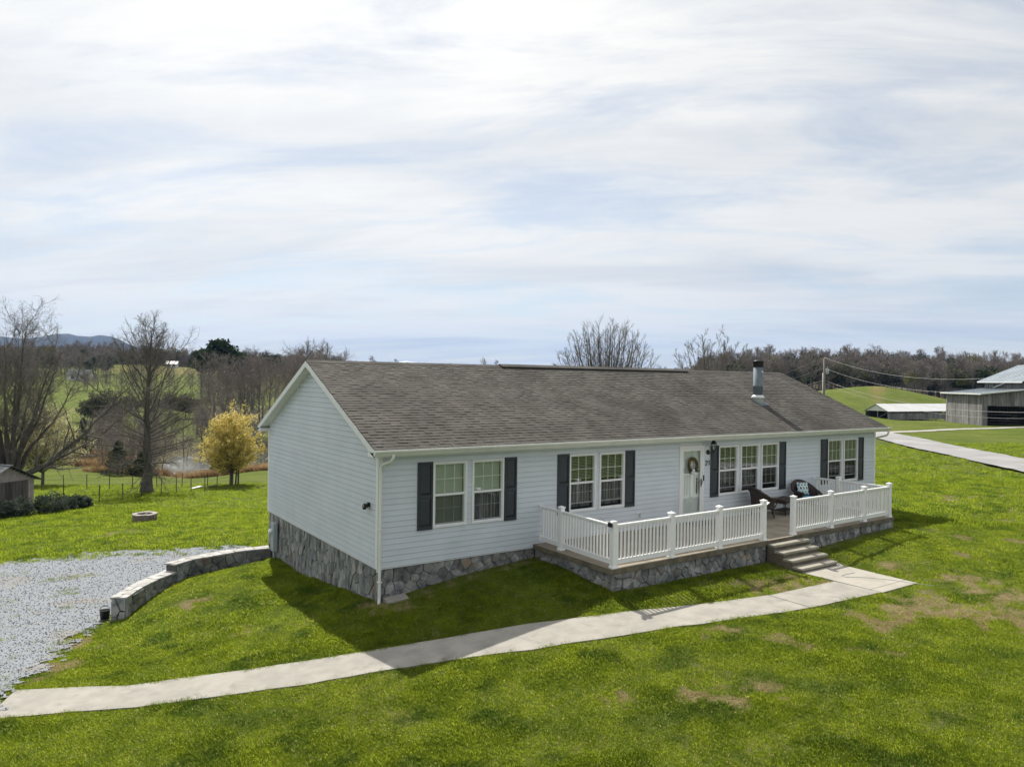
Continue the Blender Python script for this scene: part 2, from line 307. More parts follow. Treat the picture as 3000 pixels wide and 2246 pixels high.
vor = nd(nt, 'ShaderNodeTexVoronoi', i_Vector=tcn.outputs['Object'], i_Scale=11.0)
c = mix_(nt, ramp_(nt, nd(nt, 'ShaderNodeSeparateColor', i_0=vor.outputs['Color']).outputs[0], .3, .6), (.015, .05, .11), (.08, .33, .47))
c = mix_(nt, math_(nt, 'LESS_THAN', math_(nt, 'ABSOLUTE', math_(nt, 'ADD', sp.outputs[0], -0.01)), 0.045), c, (.22, .33, .04))
nt.links.new(mix_(nt, ln, c, (.72, .78, .80)), b.inputs['Base Color'])
CTRL = [(0.0,0.0,-0.75),(0.0,2.2,-0.98),(0.0,4.3,-1.2),(0.0,6.4,-1.36),(0.0,8.6,-1.5),(1.8,0.0,-0.52),(3.7,0.0,-0.33),(4.4,-1.0,-0.26),(4.4,-3.1,-0.44),(6.1,-3.05,-0.47),(8.0,-3.05,-0.47),(9.8,-3.05,-0.5),(12.4,-3.05,-0.42),(14.4,-3.05,-0.34),(16.4,-3.05,-0.26),(17.0,0.0,-0.2),(20.5,0.0,-0.25),(20.5,8.7,-0.8),(10.0,8.7,-1.3),(10.0,4.0,-1.0),(-6.86,0.5,-1.45),(-5.15,-0.51,-1.36),(-3.15,-1.42,-1.16),(-1.7,-2.03,-1.0),(0.22,-2.65,-0.85),(1.95,-3.27,-0.7),(4.21,-4.08,-0.58),(7.72,-4.85,-0.57),(10.17,-4.94,-0.57),(-7.08,-0.58,-1.45),(-5.11,-1.56,-1.36),(-3.36,-2.32,-1.2),(-1.42,-3.19,-1.0),(0.65,-3.99,-0.8),(2.23,-4.62,-0.68),(4.71,-5.36,-0.57),(7.53,-5.91,-0.57),(10.27,-6.12,-0.57),(11.69,-6.12,-0.57),(11.8,-4.2,-0.55),(-7.05,-2.58,-1.4),(-4.22,-4.83,-1.2),(-1.18,-7.27,-0.98),(1.74,-9.54,-0.8),(4.28,-11.39,-0.7),(4.5,-7.55,-0.66),(8.03,-9.94,-0.6),(13.45,-7.83,-0.5),(15.14,-5.92,-0.45),(-7.0,-15.0,-1.5),(-20.0,-15.0,-1.9),(10.0,-20.0,-0.8),(-12.0,0.0,-1.7),(-30.0,5.0,-2.5),(30.0,-20.0,-0.5),(-0.1,8.9,-1.8),(-1.0,8.9,-1.85),(-3.2,8.3,-1.9),(-4.95,6.1,-2.0),(-1.0,7.9,-1.5),(-2.7,7.2,-1.55),(-3.6,6.1,-1.7),(-4.5,5.1,-1.85),(-2.2,3.0,-1.4),(-4.0,2.2,-1.55),(-7.28,14.79,-2.1),(-4.79,14.42,-2.0),(-2.67,13.83,-1.95),(-0.02,12.39,-1.85),(-6.07,7.26,-2.0),(-7.14,4.53,-1.85),(-5.6,4.78,-1.9),(-6.26,1.83,-1.6),(-9.0,8.0,-2.1),(-14.0,12.0,-2.3),(-1.91,21.66,-2.3),(-5.57,21.3,-2.4),(2.19,16.75,-2.1),(-6.59,32.28,-3.0),(2.62,31.28,-3.2),(-2.87,34.37,-3.3),(1.14,43.68,-4.2),(-1.17,49.77,-4.5),(7.89,46.95,-4.5),(12.25,52.74,-4.9),(-4.61,48.18,-4.3),(10.0,18.0,-2.2),(10.0,35.0,-4.0),(20.0,50.0,-5.0),(0.88,73.11,-6.22),(4.76,72.9,-6.61),(-5.11,77.15,-5.95),(15.97,70.16,-6.41),(7.74,70.95,-6.9),(9.24,84.41,-8.3),(13.41,85.22,-8.4),(17.81,85.87,-8.4),(14.54,100.14,-8.3),(20.0,98.87,-8.3),(24.12,88.85,-8.3),(7.85,82.94,-7.5),(7.96,94.93,-7.0),(12.9,113.31,-7.0),(20.47,120.26,-6.8),(25.85,114.22,-7.0),(32.58,102.44,-7.3),(3.05,98.19,-5.96),(-4.63,103.37,-5.62),(7.0,143.78,-5.56),(-3.75,151.03,-5.08),(22.38,145.47,-5.34),(28.5,129.26,-7.16),(16.36,252.1,-1.42),(-6.18,267.31,-1.78),(39.87,242.26,-1.17),(43.62,191.46,-3.77),(33.86,125.66,-5.13),(41.11,374.16,4.07),(65.84,345.41,3.71),(12.45,357.31,2.96),(-24.38,382.15,1.62),(68.55,452.19,9.24),(93.31,435.47,8.24),(118.07,418.76,7.05),(18.44,473.94,9.32),(-16.62,714.72,15.0),(29.43,683.65,15.0),(75.47,652.57,14.5),(103.1,633.93,11.0),(121.51,621.5,7.0),(144.54,605.97,4.0),(179.07,582.66,1.5),(236.62,543.82,2.0),(328.71,481.67,1.0),(420.8,419.53,2.0),(-108.7,776.86,13.0),(-49.33,314.55,0.0),(-27.28,142.84,-3.0),(19.73,38.73,-4.5),(37.83,50.64,-5.0),(82.58,116.96,-4.0),(81.93,165.65,-5.0),(74.01,74.48,-3.5),(188.86,274.45,-1.0),(218.45,194.16,0.0),(22.11,-0.33,-0.35),(32.67,4.38,-0.5),(26.85,-2.01,-0.5),(47.2,13.74,-0.75),(38.64,4.53,-0.7),(66.94,26.42,-0.56),(58.16,15.08,-0.51),(48.74,5.87,-0.46),(58.0,21.32,-0.56),(45.18,8.67,-0.51),(39.85,2.42,-0.46),(73.65,25.2,-0.5),(64.38,14.59,-0.4),(88.45,25.64,-0.45),(92.09,27.29,-0.45),(98.87,34.79,-0.5),(97.49,24.86,-0.4),(102.12,19.32,-0.4),(128.51,59.41,-2.1),(113.18,60.11,-1.3),(165.78,66.84,-2.4),(186.01,59.22,-2.3),(180.58,38.75,-2.0),(60.0,-20.0,-0.3),(90.0,-10.0,-0.3),(339.61,233.03,8.0),(370.31,212.32,9.0),(401.0,191.6,9.0),(431.7,170.89,7.5),(462.4,150.17,6.0),(523.79,108.74,6.0),(205.57,118.4,2.2),(192.7,96.93,4.0),(208.21,98.52,2.5),(229.4,102.32,-0.3),(245.28,91.6,-1.0),(271.76,73.73,-1.0),(148.18,84.75,0.5),(156.66,79.03,-0.2),(192.33,127.34,1.0),(235.71,182.51,3.0),(512.88,357.38,11.0),(627.99,279.7,12.0),(743.1,202.02,10.0)]

# ------------------------------------------------------------------ terrain
_C = np.array(CTRL)
def _warp(x, y):
    dx, dy = x-CAM[0], y-CAM[1]; r = np.sqrt(dx*dx+dy*dy)+1e-6; k = r**0.55/r
    return dx*k, dy*k
_wx, _wy = _warp(_C[:, 0], _C[:, 1]); _n = len(_C)
def _tps(r2): return 0.5*r2*np.log(r2+1e-12)
_A = np.zeros((_n+3, _n+3)); _A[:_n, :_n] = _tps((_wx[:, None]-_wx)**2+(_wy[:, None]-_wy)**2)+np.eye(_n)*2e-3
_A[:_n, _n] = 1; _A[:_n, _n+1] = _wx; _A[:_n, _n+2] = _wy; _A[_n, :_n] = 1; _A[_n+1, :_n] = _wx; _A[_n+2, :_n] = _wy
_S = np.linalg.solve(_A, np.concatenate([_C[:, 2], np.zeros(3)]))
WT = np.array([(-6.86, .5), (-5.93, -.01), (-5.15, -.51), (-4.0, -1.02), (-3.15, -1.42), (-2.23, -1.81), (-1.7, -2.03), (.22, -2.65), (1.3, -2.98), (1.95, -3.2), (3.07, -3.6), (4.21, -4.02), (5.75, -4.44), (7.72, -4.83), (10.13, -4.94)])
WB = np.array([(-7.3, -.55), (-6.1, -1.08), (-5.11, -1.6), (-4.19, -2.03), (-3.36, -2.42), (-2.56, -2.8), (-1.42, -3.19), (.25, -3.82), (.65, -3.99), (1.2, -4.27), (2.23, -4.62), (3.48, -5.03), (4.71, -5.36), (7.53, -5.91), (10.2, -6.10)])
def walk_zv(x): return np.interp(x, [-7.3, -5.1, -3.3, -1.6, .3, 1.95, 4.2, 12], [-1.44, -1.355, -1.175, -1.0, -.845, -.70, -.575, -.565])
def walk_z(x): return float(walk_zv(x))
WPOLY = np.vstack([WT, [(10.16, -3.9), (11.84, -3.9), (11.84, -6.13)], WB[::-1]])
def poly_sd(P, x, y):
    d = np.full(x.shape, 1e9); ins = np.zeros(x.shape, bool); n = len(P)
    for i in range(n):
        ax, ay = P[i]; bx, by = P[(i+1) % n]; t = np.clip(((x-ax)*(bx-ax)+(y-ay)*(by-ay))/((bx-ax)**2+(by-ay)**2), 0, 1)
        d = np.minimum(d, np.hypot(x-ax-t*(bx-ax), y-ay-t*(by-ay))); cr = (ay > y) != (by > y)
        xi = (bx-ax)*(y-ay)/(by-ay+1e-12)+ax; ins ^= cr & (x < xi)
    return np.where(ins, -d, d)
def H(x, y):
    x = np.atleast_1d(np.asarray(x, float)); y = np.atleast_1d(np.asarray(y, float)); out = np.empty(x.shape)
    fx, fy = x.ravel(), y.ravel(); o = out.ravel()
    for i in range(0, fx.size, 20000):
        ux, uy = _warp(fx[i:i+20000], fy[i:i+20000])
        o[i:i+20000] = _tps((ux[:, None]-_wx)**2+(uy[:, None]-_wy)**2)@_S[:_n]+_S[_n]+_S[_n+1]*ux+_S[_n+2]*uy
    out = o.reshape(x.shape); r = np.hypot(x-CAM[0], y-CAM[1])
    w = np.clip((r-520)/280, 0, 1); far = 3+6*fbm(x/500+3, y/500+9, 3)
    # behind and beside the camera the land simply runs on level
    th = np.abs((np.arctan2(y-CAM[1], x-CAM[0])-YAW+np.pi) % (2*np.pi)-np.pi); wb = np.clip((th-R_(46))/R_(25), 0, 1)*np.clip((r-25)/40, 0, 1)
    out = out*(1-wb)+wb*(-1.2)
    out = out*(1-w)+far*w
    out = np.clip(out, -9, 40)+0.05*(fbm(x*0.8, y*0.8, 2)-.5)*np.clip((r-8)/10, 0, 1)
    near_ = (x > -9) & (x < 13) & (y > -8) & (y < 2)      # the turf meets the path edge at one level
    if near_.any():
        w2 = np.clip(1-poly_sd(WPOLY, x[near_], y[near_])/.7, 0, 1); w2 = w2*w2*(3-2*w2); out[near_] = out[near_]*(1-w2)+(walk_zv(x[near_])-.012)*w2
    return out
def h(x, y): return float(H(x, y)[0])

BARE = [(9.99, -7.07, 1.3, .5), (10.33, -7.72, 1.3, .6), (9.02, -6.8, 1.2, .4), (9.3, -4.6, .9, .35), (8.3, -4.35, 1.2, .3), (12.66, -5.26, .9, .35), (12.58, -6.3, .8, .5), (12.88, -6.93, .8, .4), (2.7, -7.76, .45, .3), (4.68, -5.95, .4, .2),
        (3.57, -7.89, .5, .3), (1.09, -6.68, .3, .25), (-6.3, 2.1, .5, 1.1), (-5.5, 4.0, .5, .7), (-3.18, 4.65, .4, .4), (-2.71, 1.39, .35, .5), (26.4, .04, 1.6, .5), (30.5, -1, 1.4, .4), (-3.44, 18.2, 1.2, .4), (8.0, -7.2, .8, .4), (10.3, -8.75, .8, .5), (0.3, -.55, .7, .2), (2.2, -.28, 2.2, .14), (-.3, -.3, .3, .3), (11.9, -7.9, 1.2, .5)]
def bare_mask(x, y):
    b = np.zeros_like(x)
    nx = fbm(x*1.5, y*1.5, 4)-.5; ny = fbm(x*1.5+40, y*1.5+11, 4)-.5
    for bx, by, rx, ry in BARE:
        d = np.sqrt(((x+nx*1.9-bx)/rx)**2+((y+ny*1.9-by)/ry)**2); b = np.maximum(b, np.clip(1.42-1.15*d, 0, 1)*np.clip((fbm(x*3.1, y*3.1, 3)-.22)*4, 0, 1))
    n = fbm(x*.9+7, y*.9+3, 5); right = np.clip((x-1)/7, 0, 1)*np.clip(1-np.abs(y+7)/7, 0, 1)
    return np.clip(np.maximum(b, np.clip((n-.61)*8, 0, 1)*right*.7), 0, 1)

angs = np.concatenate([np.arange(-40, 40, .22), np.arange(40, 320, 4.0)]); na = len(angs)
rad = [1.2]
while rad[-1] < 13000: rad.append(rad[-1]*(1.02 if 8 < rad[-1] < 130 else 1.04))
rad = np.array(rad); nr = len(rad)
AA, RR = np.meshgrid(YAW-np.radians(angs), rad)
gx = CAM[0]+RR*np.cos(AA); gy = CAM[1]+RR*np.sin(AA); gz_ = H(gx, gy)
V = np.stack([gx, gy, gz_], -1).reshape(-1, 3)
ii, jj = np.meshgrid(np.arange(nr-1), np.arange(na), indexing='ij'); j2 = (jj+1) % na
Fg = np.stack([ii*na+jj, ii*na+j2, (ii+1)*na+j2, (ii+1)*na+jj], -1).reshape(-1, 4)[:, ::-1]
V = np.vstack([V, [[CAM[0], CAM[1], V[:na, 2].mean()]]])
gme = np_mesh('ground', V, Fg, None, True)
x, y = V[:, 0], V[:, 1]; rr_ = np.abs((x-CAM[0])*math.cos(YAW)+(y-CAM[1])*math.sin(YAW)); uu = 1500+FPX*np.tan(np.clip(((YAW-np.arctan2(y-CAM[1], x-CAM[0])+np.pi) % (2*np.pi)-np.pi), -1.4, 1.4))
zone = np.zeros((len(V), 4), np.float32); zone[:, 3] = 1
zone[:, 0] = np.where(rr_ < 45, bare_mask(x, y), 0)
def blob(cx, cy, rx, ry):
    return np.clip(1.6-1.2*np.sqrt(((x-cx)/rx)**2+((y-cy)/ry)**2), 0, 1)
def img_blob(u, D, ru, rd):   # an oval patch given by bearing and distance
    return np.clip(1.6-1.2*np.sqrt(((uu-u)/ru)**2+((rr_-D)/rd)**2), 0, 1)
n_ = fbm(x/9, y/9, 4)
sed = np.maximum.reduce([img_blob(310, 89, 110, 6), img_blob(150, 100, 150, 7), img_blob(760, 88, 70, 4)*1.0, img_blob(500, 86, 120, 3), img_blob(2570, 205, 25, 30)*.6, img_blob(500, 400, 260, 45)*.45])
zone[:, 1] = np.clip(sed*(0.3+1.4*n_), 0, 1)
fst = np.maximum.reduce([np.clip((rr_-440)/30, 0, 1)*(uu < 1900), np.clip((rr_-245)/20, 0, 1)*(uu > 2050), img_blob(480, 112, 260, 22)*.8, img_blob(690, 165, 120, 40)*.9])
zone[:, 2] = np.clip(fst, 0, 1)
at_ = gme.color_attributes.new('zone', 'FLOAT_COLOR', 'POINT'); at_.data.foreach_set('color', zone.ravel())

M_ground = bpy.data.materials.new('ground_turf'); M_ground.use_nodes = True; nt = M_ground.node_tree; b = nt.nodes['Principled BSDF']; b.inputs['Roughness'].default_value = 1.0; b.inputs['Specular IOR Level'].default_value = 0.1
geo = nd(nt, 'ShaderNodeNewGeometry'); P_ = geo.outputs['Position']; zn = nd(nt, 'ShaderNodeAttribute', attribute_name='zone'); zs = nd(nt, 'ShaderNodeSeparateColor', i_0=zn.outputs['Color'])
def noise(s, d=5.0, r=.6, st=None):
    v = P_
    if st:
        mp = nd(nt, 'ShaderNodeMapping', i_Vector=P_); mp.inputs['Scale'].default_value = st; v = mp.outputs[0]
    return nd(nt, 'ShaderNodeTexNoise', i_Vector=v, i_Scale=s, i_Detail=d, i_Roughness=r).outputs[0]
c = mix_(nt, ramp_(nt, noise(.22, 8, .68), .34, .66), (.074, .110, .014), (.140, .180, .024))
c = mix_(nt, ramp_(nt, noise(.05, 5), .48, .68), c, (.138, .158, .036))
c = mix_(nt, ramp_(nt, noise(.12, 9, .72, (1, 1, 1)), .50, .66), c, (.185, .172, .062))
c = mix_(nt, ramp_(nt, noise(.35, 8, .72, (1, .35, 1)), .52, .72), c, (.075, .100, .016))
c = mix_(nt, ramp_(nt, noise(6.0, 6, .75), .42, .72), c, (.066, .095, .012))
c = mix_(nt, ramp_(nt, noise(1.6, 8, .75), .40, .70), c, (.085, .112, .014))
c = mix_(nt, ramp_(nt, noise(.7, 7, .7), .56, .76), c, (.175, .158, .066))
fine = noise(18, 4, .7)
bm = math_(nt, 'MULTIPLY', zs.outputs[0], math_(nt, 'ADD', math_(nt, 'MULTIPLY', fine, .8), .55), clamp=True)
c = mix_(nt, bm, c, mix_(nt, ramp_(nt, noise(24, 5), .38, .62), (.15, .115, .062), (.36, .285, .165)))
c = mix_(nt, zs.outputs[1], c, mix_(nt, ramp_(nt, noise(1.3, 5), .35, .65), (.15, .12, .05), (.27, .18, .085)))
c = mix_(nt, zs.outputs[2], c, mix_(nt, ramp_(nt, noise(.2, 5), .35, .65), (.085, .068, .052), (.13, .11, .075)))
nt.links.new(c, b.inputs['Base Color'])
bp = nd(nt, 'ShaderNodeBump', i_Strength=0.9, i_Distance=0.12, i_Height=noise(7, 6, .75)); nt.links.new(bp.outputs[0], b.inputs['Normal'])
gme.materials.append(M_ground)
ground = link('ground', gme); tag(ground, 'green sloping lawn and pasture with dry tan patches', 'ground', kind='structure')

# pond
pm = MB(); pw = -7.75
pc = [(8.0, 73.5), (13, 72), (22, 72), (32, 76), (36, 84), (33, 96), (24, 104), (13, 104), (8, 98), (5, 88), (6, 79)]
pm.add([(a, b_, pw) for a, b_ in pc], [tuple(range(len(pc)))])
tag(pm.build('pond', M_water), 'bright pond glinting behind the brush at the foot of the lawn', 'pond', kind='structure')

# walkway slabs
def resample(P, n):
    d = np.concatenate([[0], np.cumsum(np.linalg.norm(np.diff(P, axis=0), axis=1))]); t = np.linspace(0, d[-1], n)
    return np.stack([np.interp(t, d, P[:, k]) for k in range(P.shape[1])], 1)
NW = 140; wtp = resample(WT, NW); wbp = resample(WB, NW)
jig = lambda q, s: q+np.stack([np.zeros(len(q)), s*0.05*(fbm(q[:, 0]*2.3, q[:, 1]*2.3+s, 3)-.5)], 1)
wtp = jig(wtp, 1.0); wbp = jig(wbp, -1.0)
walkway = empty('walkway', (2, -4, -.7)); tag(walkway, 'pale concrete footpath curving across the front lawn', 'path', kind='structure')
def slab(i0, i1, mat, name='slab'):
    m = MB(); n = i1-i0+1; Vs = []
    for k in range(i0, i1+1):
        for P, ins in ((wtp[k], 0), (wbp[k], 0)):
            z = walk_z(P[0])+0.012
            Vs += [(P[0], P[1], z), (P[0], P[1], z-.25)]
    Fs = []
    for k in range(n-1):
        a = 4*k; b_ = a+4
        Fs += [(a, a+2, b_+2, b_), (a+2, a+3, b_+3, b_+2), (a+1, a, b_, b_+1)]
    Fs += [(0, 1, 3, 2), (4*(n-1), 4*(n-1)+2, 4*(n-1)+3, 4*(n-1)+1)]
    m.add([(q[0]-2, q[1]+4, q[2]+.7) for q in Vs], Fs); return m.build(name, mat, walkway)
jx = [int(np.argmin(np.abs(wtp[:, 0]-xx))) for xx in (-4.6, 1.9, 7.62)]
slab(0, jx[0], M_conc); 
def gap(i): return i
slab(jx[0], jx[1], M_conc); slab(jx[1], jx[2], M_conc)
wtp_keep = wtp.copy(); wtp[jx[2]] = wtp[jx[2]]+(.025, 0); wbp[jx[2]] = wbp[jx[2]]+(.03, 0)
slab(jx[2], NW-1, M_conc)
pad = MB(); pz = -.551
pad.prism([(10.16-2, -3.9+4, pz+.7), (10.2-2, -6.13+4, pz+.7), (11.78-2, -6.13+4, pz+.7), (11.84-2, -3.9+4, pz+.7)][::1], (0, 0, -.2)); pad.build('slab', M_conc2, walkway)
jn = MB(); jn.bar((10.17-2, -5.83+4, pz+.703), (11.79-2, -5.83+4, pz+.703), .012, .004); jn.build('joint', M_step, walkway)
def in_walk(x, y):
    ok = (x > -7.2) & (x < 10.2); yt = np.interp(x, wtp[:, 0], wtp[:, 1]); yb = np.interp(x, wbp[:, 0], wbp[:, 1])
    return (ok & (y < yt-.025) & (y > yb+.045)) | ((x > 10.15) & (x < 11.82) & (y < -3.9) & (y > -6.14))

# gravel drive: a sheet with ragged, grassy edges
GP = np.array([(-30, -8), (-8.2, -1.4), (-7.25, -.5), (-6.95, .5), (-6.75, .75), (-6.35, 1.9), (-5.75, 4.3), (-4.95, 5.6), (-4.7, 6.0), (-3.2, 7.95), (-2.1, 8.5), (-.9, 8.7), (0.1, 8.75), (1.5, 10.3), (.7, 11.5), (0, 12.4), (-2.7, 13.8), (-4.8, 14.4), (-6.3, 14.75), (-9, 15), (-30, 17)])
def gravel_in(x, y, patches=False):
    sd_ = poly_sd(GP, x, y); g = sd_+.9*(fbm(x*1.1, y*1.1, 5)-.5)+1.1*(fbm(x*5+9, y*5, 3)-.5) < -.12
    gp = (fbm(x*.55+5, y*1.6+2, 6)+.5*(fbm(x*4, y*4, 3)-.5) > .60) & (np.hypot(x+8, (y-9.5)*.8) < 3.6)     # grass islands in the middle of the drive
    return g & ~gp if patches else g
cs = .04; gxs = np.arange(-13, 1.6, cs); gys = np.arange(-3, 15.2, cs); GX, GY = np.meshgrid(gxs, gys)
mask = gravel_in(GX+cs/2, GY+cs/2)[:-1, :-1]; gi, gj = np.nonzero(mask); nx_ = len(gxs)
Fq = np.stack([gi*nx_+gj, gi*nx_+gj+1, (gi+1)*nx_+gj+1, (gi+1)*nx_+gj], 1); used, inv = np.unique(Fq, return_inverse=True)
Vg = np.stack([GX.ravel()[used], GY.ravel()[used], H(GX.ravel()[used], GY.ravel()[used])+.03], 1)
gdr = link('gravel_drive', np_mesh('gravel_drive', Vg, inv.reshape(-1, 4), M_gravel, True)); tag(gdr, 'pale grey gravel drive beside the low stone wall', 'drive', kind='structure')

def ribbon(name, pts, width, mat, label, dz=.03, cat='road', crown=0.0):
    P = resample(np.array(pts, float), 160); T = np.gradient(P, axis=0); T /= np.linalg.norm(T, axis=1)[:, None]; Nn = np.stack([-T[:, 1], T[:, 0]], 1)
    m = MB(); Vs = []; offs = (-.5, -.25, 0, .25, .5); zc_ = H(P[:, 0], P[:, 1])
    for k in range(len(P)):
        for o in offs:
            w = width*(1+.05*math.sin(k*1.7)*abs(o)); q = P[k]+Nn[k]*o*w; Vs.append((q[0], q[1], max(zc_[k], h(q[0], q[1]))+dz-.03*abs(o)))
    m.add(Vs, [(k*5+i, (k+1)*5+i, (k+1)*5+i+1, k*5+i+1) for k in range(len(P)-1) for i in range(4)])
    o = m.build(name, mat, smooth=True); tag(o, label, cat, kind='structure'); return o
ribbon('road', [(24, -16), (33, -7), (41.2, 1.0), (47.5, 7.3), (59.6, 19.9), (70, 31), (82, 46), (90, 60)], 4.1, M_road, 'narrow grey country road running past the far end of the house', .06)
ribbon('gravel_track', [(65, 25.8), (70.7, 25.1), (79.6, 24.6), (86, 23.2), (94, 22.0), (104, 19)], 1.6, M_track, 'thin gravel track leading from the road to the old barn', .05, 'track')

# ------------------------------------------------------------------ stones: irregular flat pieces cut from a plane
def voronoi(pts, poly):
    cells = []
    for i, p in enumerate(pts):
        c = [np.array(q) for q in poly]; d = np.linalg.norm(pts-p, axis=1); order = np.argsort(d)[1:22]
        for j in order:
            q = pts[j]; mid = (p+q)/2; nrm = q-p; out = []
            for k in range(len(c)):
                a, b_ = c[k], c[(k+1) % len(c)]; da, db = (a-mid)@nrm, (b_-mid)@nrm
                if da <= 0: out.append(a)
                if (da < 0) != (db < 0): out.append(a+(b_-a)*da/(da-db))
            c = out
            if len(c) < 3: break
        if len(c) >= 3: cells.append(c)
    return cells
def inset(c, k):
    n = len(c); ctr = sum(c)/n; out = []
    for q in c:
        v = q-ctr; L = np.linalg.norm(v)+1e-9; out.append(ctr+v*max(.25, 1-k/L))
    return out
def clean(c, e):
    o = []
    for q in c:
        if not o or np.linalg.norm(q-o[-1]) > e: o.append(q)
    if len(o) > 2 and np.linalg.norm(o[0]-o[-1]) < e: o.pop()
    return o
def stones(rg, poly, du, dv, to3, parent, mat, keep=None, joint=.006, tmin=.015, tmax=.045, name='stone'):
    us = [q[0] for q in poly]; vs_ = [q[1] for q in poly]; P = []
    u0, u1, v0, v1 = min(us), max(us), min(vs_), max(vs_); nu = max(1, int((u1-u0)/du)); nv = max(1, int((v1-v0)/dv))
    for a in range(nu):
        for b_ in range(nv):
            P.append((u0+(a+.5+.75*(rg.random()-.5)+.5*(b_ % 2)-.25)*(u1-u0)/nu, v0+(b_+.5+.85*(rg.random()-.5))*(v1-v0)/nv))
    P = np.array(P); n = 0
    for c in voronoi(P, poly):
        ctr = sum(c)/len(c)
        if keep and not keep(c): continue
        c = clean(c, .02)
        if len(c) < 3: continue
        t = rg.uniform(tmin, tmax); g = rg.uniform(-.05, .05, 2)
        jit = [q+rg.uniform(-.012, .012, 2) for q in inset(c, joint*rg.uniform(.6, 1.6))]
        top = inset(jit, .007); k = len(jit)
        V = [to3(q[0], q[1], -.02) for q in jit]+[to3(q[0], q[1], t*.65+(q-ctr)@g) for q in jit]+[to3(q[0], q[1], t+(q-ctr)@g) for q in top]+[to3(ctr[0], ctr[1], t+rg.uniform(-.008, .012))]
        Fs = [(i, (i+1) % k, k+(i+1) % k, k+i) for i in range(k)]+[(k+i, k+(i+1) % k, 2*k+(i+1) % k, 2*k+i) for i in range(k)]+[(2*k+i, 2*k+(i+1) % k, 3*k) for i in range(k)]
        m = MB(); m.add(V, Fs); m.build(name, mat, parent); n += 1
    return n

# ------------------------------------------------------------------ house
L, W = 20.49, 8.74; OG, OE, ZE, ZR = .26, .355, 2.776, 4.83; YR = W/2; SL = (ZR-ZE)/(YR+OE)
def zroof(y): return ZE+SL*(y+OE)
house = empty('house', (0, 0, 0)); tag(house, 'long white-sided single-storey house with brown shingle roof and slate shutters', 'house')
WZ0, WZ1 = .80, 2.38
WIN = [(1.39, 2.33, 'a'), (2.48, 3.42, 'b'), (5.54, 6.48, 'c'), (6.61, 7.55, 'c'), (11.55, 12.48, 'c'), (12.61, 13.54, 'c'), (13.66, 14.58, 'd'), (17.40, 18.31, 'd'), (18.40, 19.31, 'd')]
DOOR = (9.79, 10.86, .20, 2.43)
SHUT = [(.98, 1.375), (3.435, 3.81), (5.135, 5.53), (7.56, 7.94), (11.17, 11.54), (14.59, 14.96), (16.98, 17.39), (19.32, 19.68)]
opens = [(a, b_, WZ0, WZ1) for a, b_, _ in WIN]+[DOOR]
# wall cores
def wall_core(m, y0, y1, z0, z1):
    xs = sorted({0.03, L-.03}|{q for o in opens for q in o[:2]}); zs_ = sorted({z0, z1}|{q for o in opens for q in o[2:]})
    for i in range(len(xs)-1):
        for k in range(len(zs_)-1):
            cx, cz = (xs[i]+xs[i+1])/2, (zs_[k]+zs_[k+1])/2
            if any(o[0] < cx < o[1] and o[2] < cz < o[3] for o in opens): continue
            m.box(xs[i], xs[i+1], y0, y1, zs_[k], zs_[k+1])
fw = MB(); wall_core(fw, .012, .12, 0, 2.66); front_wall = fw.build('front_wall', M_white, house)
gw = MB(); gw.prism([(.012, .012, 0), (.012, W-.012, 0), (.012, W-.012, 2.70), (.012, YR, 4.60), (.012, .012, 2.70)][::-1], (.1, 0, 0)); gable_wall = gw.build('gable_wall', M_white, house)
bw = MB(); bw.box(.02, L-.02, W-.12, W-.01, 0, 2.66); bw.prism([(L-.12, .02, 0), (L-.12, W-.02, 0), (L-.12, W-.02, 2.7), (L-.12, YR, 4.6), (L-.12, .02, 2.7)], (.1, 0, 0)); bw.build('rear_wall', M_vinyl, house)
inn = MB(); inn.box(.13, L-.13, 3.2, 3.3, 0, 2.6); inn.box(.13, L-.13, .13, 3.2, .02, .10); inn.box(.13, L-.13, .13, 3.2, 2.5, 2.6)
for xx in (4.4, 8.6, 11.0, 15.8): inn.box(xx, xx+.1, .13, 3.2, .1, 2.5)
inn.build('interior', M_dark, house)
# siding courses
CH = .1315
def board(x0, x1, z0, z1, parent, along='x'):
    d0, d1 = .030, .005
    def P(a, out, z): return (a, -out, z) if along == 'x' else (-out, a, z)
    prof = [(0.0, z0), (.002, z0), (.002, z0+.017), (.026, z0+.017), (.0235, z0+.026), (.0185, z0+(z1-z0)*.52), (.0205, z0+(z1-z0)*.56), (.0165, z1), (0.0, z1)]
    m = MB(); n = len(prof); Vv = [P(x0, o, z) for o, z in prof]+[P(x1, o, z) for o, z in prof]
    m.add(Vv, [tuple(range(n)), tuple(range(2*n-1, n-1, -1))]+[(i, n+i, n+(i+1) % n, (i+1) % n) for i in range(n)]); return m.build('siding_board', M_vinyl, parent)
rs = np.random.default_rng(21)
for k in range(20):
    z0 = k*CH; z1 = min(z0+CH, 2.625); segs = [(0.085, L-.085)]
    for o in opens:
        ov = min(z1, o[3])-max(z0, o[2])
        if ov > .035:
            ns = []
            for a, b_ in segs:
                if o[1] <= a or o[0] >= b_: ns.append((a, b_)); continue
                if o[0]-a > .02: ns.append((a, o[0]+.02))
                if b_-o[1] > .02: ns.append((o[1]-.02, b_))
            segs = ns
    for a, b_ in segs:
        cut = [a]
        while b_-cut[-1] > 4.2: cut.append(cut[-1]+rs.uniform(2.2, 3.7))
        cut.append(b_)
        for i in range(len(cut)-1): board(cut[i]+(.001 if i else 0), cut[i+1]-.001, z0, z1, front_wall)
ZG = 2.775   # underside of the roof at the wall line
